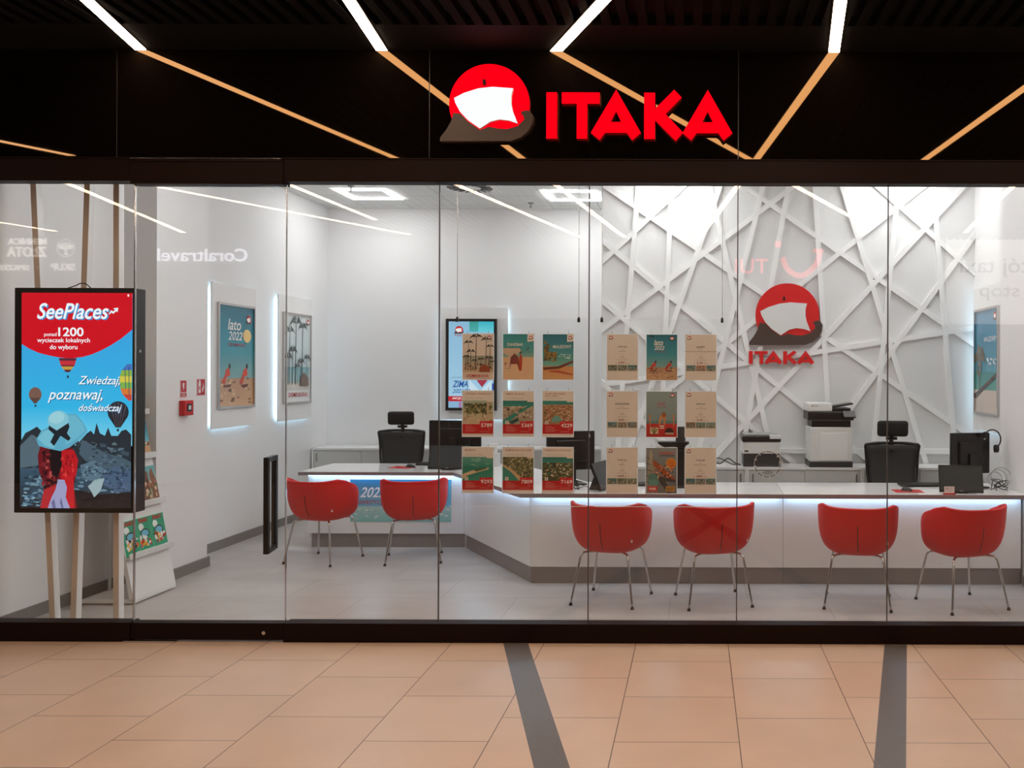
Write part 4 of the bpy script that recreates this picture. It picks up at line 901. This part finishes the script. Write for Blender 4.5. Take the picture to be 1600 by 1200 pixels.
a.poly([(170, 494), (174, 488), (177, 490), (181, 487), (182, 489.5), (177, 493.5), (174, 491.5), (171, 495)], '#E8F8FF'); a.poly([(177, 485), (185, 484), (184, 491)], '#E8F8FF')
a.text('ponad', 69.5, 523, 89, 530.5, '#F8F8FF', .02); a.text('1200', 91.5, 515, 131, 529, '#F8F8FF', .045); a.text('wycieczek lokalnych', 58.5, 531.5, 141, 540.5, '#F8F8FF', .03); a.text('do wyboru', 78.5, 542, 121.5, 551.5, '#F8F8FF', .03)
a.ell(56, 620, 10, 11.5, '#7A5A50', 20); a.poly([(47.5, 625), (64.5, 625), (58, 634), (54, 634)], '#5E463E'); a.rect(55, 636, 58, 639, '#2A2A30')
rb = ['#2C5FA8', '#3A9A5A', '#D8C040', '#E08A30', '#C83A34', '#4A3A8A']
for k in range(6):
    yy0, yy1 = 572+k*9.5, 572+(k+1)*9.5
    def ex(y): return 207-19.5*math.sqrt(max(0, 1-((y-597)/(27 if y < 597 else 33))**2))
    a.poly([(ex(yy0), yy0), (207, yy0), (207, yy1), (ex(yy1), yy1)], ['#4A6FB8', '#8FB048', '#D8C84A', '#7FB050', '#D87A38', '#C8453A'][k])
for dx in (5, 11): a.poly([(207-dx, 573+dx*.7), (207-dx+1, 573+dx*.6), (207-dx*.9+1, 628-dx*1.6), (207-dx*.9, 628-dx*1.6)], '#2A4A6A')
a.ell(186, 647, 16.5, 17, '#2A2E3A', 24); a.poly([(171, 654), (201, 654), (190, 671), (182, 671)], '#23262F')
for k in range(-2, 3): a.poly([(186+k*6, 632+abs(k)*2), (187+k*6, 632+abs(k)*2), (186.5+k*2, 670), (186+k*2, 670)], '#6A5A5C')
a.rect(184.5, 673, 187.5, 677, '#1A1A22')
for t_, x0_, y0_, x1_, y1_ in (('Zwiedzaj,', 124, 591, 189, 608), ('poznawaj,', 76.5, 612, 162, 633), ('doświadczaj', 125, 634, 192, 649)):
    a.text(t_, x0_+1, y0_+1, x1_+1, y1_+1, '#1F5F90', .03, .35); a.text(t_, x0_, y0_, x1_, y1_, '#F4FBFF', .015, .35)
rg = random.Random(77)
a.poly([(X0, 694), (42, 680), (50, 676), (60, 670), (68, 678), (80, 690), (120, 700), (138, 680), (144, 676), (149, 682), (153, 664), (158, 680), (166, 684), (171, 671), (176, 684), (186, 684), (192, 676), (199, 674), (X1, 682), (X1, 740), (X0, 740)], '#2A3038')
a.speck(X0, 690, X1, 745, ['#3F4E5C', '#50606C', '#2A333C', '#5E7078', '#222A32'], 130, 8, rg, .7)
a.poly([(X0, 700), (52, 682), (66, 690), (76, 705), (64, 730), (X0, 735)], '#566874')
a.poly([(130, 690), (150, 700), (168, 712), (190, 716), (X1, 725), (X1, 745), (150, 738), (126, 712)], '#4A5C6A')
a.rect(X0, 735, X1, Y1, '#3E5668', '#1E2024'); a.speck(X0, 733, X1, 782, ['#4F6C80', '#66869A', '#33485A', '#2A3A48', '#7A98A8'], 160, 7, rg, .5)
a.poly([(160, 752), (170, 736), (192, 730), (X1, 740), (X1, 770), (180, 772)], '#4A5E78'); a.poly([(128, 730), (150, 722), (165, 736), (158, 756), (132, 752)], '#5A7284')
a.poly([(112, 797), (120, 768), (160, 775), (X1, 772), (X1, 797)], '#1F1C1E'); a.poly([(140, 763), (152, 752), (166, 750), (160, 770), (150, 780), (146, 772)], '#9AAEB4')
a.speck(X0, 770, 78, 796, ['#6A90A8', '#44607A', '#8FB0C0', '#2F4658'], 60, 5, rg, .4)
a.poly([(66, 700), (88, 694), (112, 700), (122, 712), (124, 735), (118, 762), (124, 797), (66, 797), (74, 760), (64, 740), (62, 715)], '#6E1820')
a.speck(64, 702, 100, 770, ['#8A2A30', '#3A1018', '#B04A48', '#5A1A20', '#241014'], 90, 4, rg, 1.4)
a.poly([(100, 706), (118, 706), (125, 722), (122, 745), (112, 758), (98, 752), (97, 725)], '#B81C24'); a.poly([(72, 768), (92, 760), (88, 797), (66, 797)], '#B02830'); a.poly([(104, 745), (118, 748), (120, 797), (108, 797)], '#C02028')
a.poly([(82, 690), (98, 690), (100, 730), (92, 752), (82, 736)], '#1E1418')
a.poly([(94, 752), (104, 753), (108, 765), (106, 780), (113, 797), (78, 797), (84, 780), (90, 768)], '#9C9CC4'); a.poly([(88, 782), (91, 797), (86, 797), (84, 788)], '#6A6A94'); a.poly([(99, 780), (103, 797), (100, 797), (97, 788)], '#6A6A94')
a.poly([(60, 690), (68, 676), (82, 668), (104, 650), (122, 650), (134, 664), (140, 676), (130, 688), (112, 702), (98, 708), (78, 704), (64, 700)], '#5FA8C4')
a.poly([(62, 688), (72, 677), (88, 672), (92, 690), (88, 704), (74, 700)], '#78BCD2'); a.poly([(104, 652), (120, 652), (132, 665), (136, 676), (118, 692), (106, 698)], '#6CB4CC')
a.ell(94, 660, 16.5, 15, '#86C4D4', 24, rot=-.3); a.ell(92, 656, 12, 9, '#9CD0DC', 20, rot=-.3); a.poly([(80, 668), (92, 676), (110, 664), (112, 670), (108, 680), (114, 688), (110, 692), (98, 684), (88, 700), (82, 694), (88, 682), (79, 674)], '#20242C')
a.speck(135, 700, 206, 745, ['#3A4A58', '#5E7484', '#2C3844'], 60, 4, rg, .5); a.speck(128, 730, 158, 756, ['#4A6274', '#7A94A4', '#33485A'], 30, 3, rg, .6); a.speck(165, 735, 206, 770, ['#3A4C66', '#5A7090', '#2E3C50'], 40, 4, rg, .6); a.speck(98, 710, 122, 750, ['#8E1018', '#D83A38', '#A01820'], 26, 3, rg, 1.6); a.speck(120, 775, 206, 796, ['#2A2224', '#161416', '#33282A'], 40, 5, rg, .4)
a.rect(202, 463.5, 204.5, 467, '#F4F4F4')
o = a.build('screen', M['screen'], t); o.location = (0, -.001, 0)
link_mesh('bracket', bx(bx(NB(), -.33, .33, .13, .162, .4, .45), -.33, .33, .13, .162, 1.1, 1.15), M['black'], t)
link_mesh('lock', cyl(NB(), (dw/2+.001, .06, dh*.72), .01, .008, 'X', 14), M['chrome'], t)
link_mesh('power_cable', tube(NB(), [(-.10, .06, dh-.002), (-.03, .06, dh+.02), (.0, .06, dh+.035), (.04, .06, dh+.03), (.075, .06, dh-.002)], .0035, 8), M['black'], t)
# ------------------------------------------------------------------ TALL BATTENS behind the display
YK = .262
for (xt, xb, lab) in ((50.5, 82, 'tall leaning wooden batten, leftmost of the three behind the display'), (135, 116, 'tall leaning wooden batten in the middle behind the display'), (180.5, 182.5, 'tall upright wooden batten, rightmost of the three behind the display')):
    xt_, xb_ = PX(xt, YK), PX(xb, YK); zt = PZ(290, YK); zb = 0; sl = (xt_-xb_)/(zt-.15); xtop = xb_+sl*(ZC-.15); x00 = xb_-sl*.15; hw = .0195
    b = NB(); v = [b.verts.new(p) for p in ((x00-hw, 0, 0), (x00+hw, 0, 0), (xtop+hw, 0, ZC), (xtop-hw, 0, ZC), (x00-hw, .055, 0), (x00+hw, .055, 0), (xtop+hw, .055, ZC), (xtop-hw, .055, ZC))]
    for q, mi in (((0, 1, 2, 3), 0), ((5, 4, 7, 6), 0), ((1, 5, 6, 2), 1), ((4, 0, 3, 7), 1), ((3, 2, 6, 7), 1), ((4, 5, 1, 0), 1)): b.faces.new([v[i] for i in q]).material_index = mi
    o = link_mesh('wooden_batten', b, [M['tan'], M['white']]); o.location = (0, YK, 0); tag(o, lab, 'batten', 'tall battens behind the display')
# ------------------------------------------------------------------ BROCHURE RACK (faces into the room, +X)
t = thing('brochure_rack', 'white leaning brochure rack between the display and the left pillar', 'rack', (-4.25, 1.165, 0), R(90))
# local: x along the rack, -y towards the room
def ry(z): return .0+.19*z     # face leans back with height
hw = .275
b = NB(); prism(b, [(.0, .03), (.0, .045), (ry(1.72), 1.74), (ry(1.72)+.02, 1.74), (.03, .03)], -hw, hw, 'YZ'); link_mesh('back_panel', b, M['white'], t)
link_mesh('base', bx(NB(), -hw, hw, -.005, .39, .008, .04, .003), M['white'], t)
b = NB()
for s in (-1, 1): obox(b, (s*(hw-.05), .05, .004), (.04, .04, .008)); obox(b, (s*(hw-.05), .34, .004), (.04, .04, .008))
link_mesh('foot', b, M['black'], t)
link_mesh('strut', tube(NB(), [(0, .36, .04), (0, .34, 1.6)], .012, 8, smooth=False), M['white'], t)
TR = [.37, .735, 1.10, 1.45]
for z in TR:
    y = ry(z); b = NB(); bx(b, -hw-.012, hw+.012, y-.045, y+.01, z-.035, z-.02); bx(b, -hw-.012, hw+.012, y-.052, y-.042, z-.035, z+.012, .003); link_mesh('tray', b, M['whiteplastic'], t)
def brochure(lab, x, z, kind, grp):
    rt = R(-10.7); wd, h = .178, .29
    root = thing('brochure', lab, 'brochure', (0, 0, 0), 0, grp)
    link_mesh('pages', bx(NB(), -wd/2, wd/2, 0, .006, 0, h), M['paper'], root)
    a = Art(.0003); rg = random.Random(int(x*100)+int(z*50)); x0 = -wd/2
    if kind == 'green':
        a.rect(x0, -h, -x0, 0, '#2FA07E', '#38B088'); a.rect(x0, -h, -x0, -h*.93, '#DCEEE8'); a.text('Itaki', x0+.03, -h*.93, -x0-.03, -h*.8, '#B8242E', .06, .2)
        a.ell(x0+wd*.3, -h*.68, wd*.18, h*.1, '#E8F4F0', 18); a.ell(x0+wd*.5, -h*.5, wd*.32, h*.13, '#30504C', 20); a.ell(x0+wd*.5, -h*.5, wd*.25, h*.09, '#6FC0DC', 20)
        a.speck(x0, -h*.5, -x0, -h*.1, ['#E8742C', '#E8F4F0', '#C83A34', '#F0C050', '#2A3A40', '#F4F4F0', '#3F7FB0'], 34, wd*.12, rg); a.poly([(-x0, -h*.6), (-x0, -h*.2), (x0+wd*.4, -h*.05)], '#E8F4F0') if False else None
        a.rect(x0+wd*.75, -h*.08, -x0-.01, -h*.03, '#DCEEE8')
    elif kind == 'blue':
        a.rect(x0, -h, -x0, -h*.4, '#2F8FA8', '#6FBCCB'); a.rect(x0, -h*.4, -x0, 0, '#C8946A', '#D8B08A'); a.speck(x0, -h*.45, -x0, -h*.12, ['#C83A34', '#E8A070', '#5A3A30', '#F0E0D0', '#3F8F5A'], 22, wd*.12, rg, 1.4); mini_logo(a, x0+wd*.75, -h*.88, wd*.09)
    else:
        a.rect(x0, -h, -x0, 0, '#5FA8B0', '#C8B090'); a.poly([(x0, -h*.9), (x0+wd*.4, -h*.85), (x0+wd*.5, 0), (x0, 0)], '#7A5A48'); a.poly([(x0+wd*.55, -h*.8), (x0+wd*.75, -h*.95), (-x0, -h*.5), (-x0, 0), (x0+wd*.55, 0)], '#8A5A44'); a.speck(x0, -h*.7, -x0, -h*.05, ['#5A3428', '#3F7F4A', '#E8C8A8', '#A86A50'], 22, wd*.1, rg, 1.5)
    o = a.build('cover', M['glossprint'], root); o.location = (0, -.0005, 0)
    # place in world: rack frame rotated 90 about Z
    mw = Matrix.Translation((-4.25, 1.165, 0)) @ Matrix.Rotation(R(90), 4, 'Z') @ Matrix.Translation((x, ry(z)-.014, z-.019)) @ Matrix.Rotation(rt, 4, 'X')
    root.location = mw.to_translation(); root.rotation_euler = mw.to_euler(); return root
for k, (x, lab) in enumerate(((-.18, 'green illustrated brochure in the lowest tray, nearest the window'), (0, 'green illustrated brochure in the lowest tray, middle one'), (.18, 'green illustrated brochure in the lowest tray, nearest the pillar'))): brochure(lab, x, TR[0], 'green', 'green brochures in the lowest rack tray')
for x, lab in ((0, 'brochure with people in the second tray from below, left one'), (.18, 'brochure with people in the second tray from below, right one')): brochure(lab, x, TR[1], 'people', 'brochures in the second rack tray')
for x, lab in ((0, 'blue beach brochure in the third tray from below, left one'), (.18, 'blue beach brochure in the third tray from below, right one')): brochure(lab, x, TR[2], 'blue', 'brochures in the third rack tray')
for x, lab in ((.18, 'blue beach brochure in the top tray of the rack'),): brochure(lab, x, TR[3], 'blue', None)
# ------------------------------------------------------------------ FIRE ALARM and signs on the pillar
XPL = -4.43
t = thing('fire_alarm', 'red fire alarm call point on the left pillar', 'fire alarm', (XPL, 1.86, 1.45), R(90))
link_mesh('box', bx(NB(), -.07, .07, -.05, 0, -.065, .065, .008), M['redplastic'], t); link_mesh('button_window', bx(NB(), -.035, .035, -.053, -.049, -.03, .035), M['black'], t); link_mesh('symbol', bx(NB(), -.015, .02, -.055, -.052, -.015, .02), M['whiteplastic'], t)
def wall_sign(lab, y, z, wd, h, fn):
    t = thing('safety_sign', lab, 'sign', (XPL, y, z), R(90)); link_mesh('plate', bx(NB(), -wd/2, wd/2, -.003, 0, 0, h), M['redplastic'], t)
    a = Art(.0003); fn(a, wd, h); o = a.build('print', M['print'], t); o.location = (0, -.0035, 0)
def sg1(a, w_, h): a.rect(-w_/2, -h, w_/2, 0, '#E8E0DE'); a.rect(-w_/2+.005, -h+.005, w_/2-.005, -h*.3, '#B8141C'); a.poly([(-.012, -h*.85), (.015, -h*.8), (0, -h*.62), (.014, -h*.6), (-.012, -h*.4), (-.004, -h*.58), (-.016, -h*.6)], '#F4EEEA'); a.rect(-w_/2+.005, -h*.26, w_/2-.005, -.005, '#B8141C'); a.rect(-.025, -h*.2, .025, -h*.17, '#F4EEEA'); a.rect(-.025, -h*.11, .025, -h*.08, '#F4EEEA')
def sg2(a, w_, h):
    a.rect(-w_/2, -h, w_/2, 0, '#E8E0DE'); a.rect(-w_/2+.005, -h+.005, w_/2-.005, -.005, '#B8141C'); a.rect(-.045, -h*.72, -.01, -h*.15, '#F4EEEA'); a.ell(-.027, -h*.76, .017, .012, '#F4EEEA', 12); a.ell(-.027, -h*.88, .012, .01, '#F4EEEA', 12)
    a.rect(-.035, -h*.55, -.02, -h*.35, '#B8141C'); a.poly([(.012, -h*.2), (.022, -h*.2), (.04, -h*.5), (.03, -h*.75), (.022, -h*.5), (.01, -h*.45)], '#F4EEEA')
wall_sign('narrow red safety sign above the fire alarm', 1.855, 1.54, .095, .15, sg1); wall_sign('red fire extinguisher sign near the edge of the left pillar', 2.13, 1.55, .13, .15, sg2)
# ------------------------------------------------------------------ SIGNS ACROSS THE MALL (seen mirrored in the glass)
YO = -8.19; SO = F/(CAMD-YO)
def OX(px): return (px-VX)/SO
def OZ(py): return CAMZ-(py-VY)/SO
def flat_text(b, s, px0, px1, py0, py1, bold=.02, shear=0, yy=0.0):
    """letters facing +Y; px0 is the mirrored right end"""
    V, Fc, _ = glyphs(s, bold, shear); x1, x0 = OX(px0), OX(px1); z0, z1 = OZ(py1), OZ(py0)
    vs = [b.verts.new((x0+(x1-x0)*u, yy, z0+(z1-z0)*v)) for u, v in V]; fs = []
    for f in Fc:
        try: fs.append(b.faces.new([vs[i] for i in f]))
        except ValueError: pass
    r = bmesh.ops.extrude_face_region(b, geom=fs); bmesh.ops.translate(b, verts=[g for g in r['geom'] if isinstance(g, bmesh.types.BMVert)], vec=(0, .02, 0))
def far_sign(lab, parts):
    t = thing('far_shop_sign', lab, 'sign', (0, YO, 0))
    for nm, b, m in parts: link_mesh(nm, b, m, t)
b1, b2 = NB(), NB(); flat_text(b1, 'Coral', 320, 386, 391, 411, .03); flat_text(b2, 'travel', 246, 318, 391, 411, .0)
far_sign('pale lit two-word travel shop sign mirrored above the first light panel', (('bold_letters', b1, M['signwhite']), ('thin_letters', b2, M['signwhite'])))
b1 = NB(); flat_text(b1, 'MENNICA', 12, 72, 376, 386, .03); flat_text(b1, 'ZŁOTA', 10, 72, 389, 405, .05); flat_text(b1, 'SKUP', 79, 116, 415, 426, .03); flat_text(b1, 'SPRZEDAŻ', -28, 45, 415, 426, .03)
cyl(b1, (OX(58), .01, OZ(421)), .012, .01, 'Y', 10)
b2 = NB(); cx, cz = OX(102), OZ(391); tube(b2, [(cx+.135*math.cos(R(q)), .01, cz+.135*math.sin(R(q))) for q in range(0, 360, 12)], .005, 6, True, False)
for s in (-1, 1):
    for k in range(5): obox(b2, (cx+s*(.035+.018*k), .01, cz+.03-.004*k), (.012, .01, .11-.012*k), Matrix.Rotation(R(s*(8+6*k)), 3, 'Y'))
obox(b2, (cx, .01, cz-.01), (.03, .01, .12)); cyl(b2, (cx, .01, cz+.07), .018, .01, 'Y', 12); prism(b2, [(cx-.04, cz-.11), (cx+.04, cz-.11), (cx, cz-.04)], 0, .01, 'XZ')
far_sign('white lit coin dealer sign with a bird in a circle, mirrored above the display', (('letters', b1, M['signpale']), ('emblem', b2, M['signpale'])))
b1 = NB(); flat_text(b1, 'TUI', 1148, 1200, 404, 427, .02); b2 = NB(); tube(b2, [(OX(1280-0), .01, OZ(392)), (OX(1276), .01, OZ(410)), (OX(1262), .01, OZ(425)), (OX(1247), .01, OZ(430)), (OX(1230), .01, OZ(420)), (OX(1222), .01, OZ(402))], .045, 8); bx(b2, OX(1270), OX(1286), 0, .02, OZ(394), OZ(388)); cyl(b2, (OX(1215), .01, OZ(381)), .055, .02, 'Y', 20)
far_sign('red lit travel shop sign with a smile shape, mirrored above the wall logo', (('letters', b1, M['signredlit']), ('smile', b2, M['signredlit'])))
b1 = NB(); flat_text(b1, 'postój taxi', 1500, 1660, 402, 432, .0); flat_text(b1, 'stop', 1530, 1592, 446, 468, .0); b2 = NB(); bx(b2, OX(1478), OX(1760), -.02, -.001, OZ(505), OZ(362))
far_sign('pale panel with grey taxi stand lettering, mirrored at the right edge', (('letters', b1, M['farwall']), ('panel', b2, emis('far_lit_panel', '#FFF4EA', 2.0))))
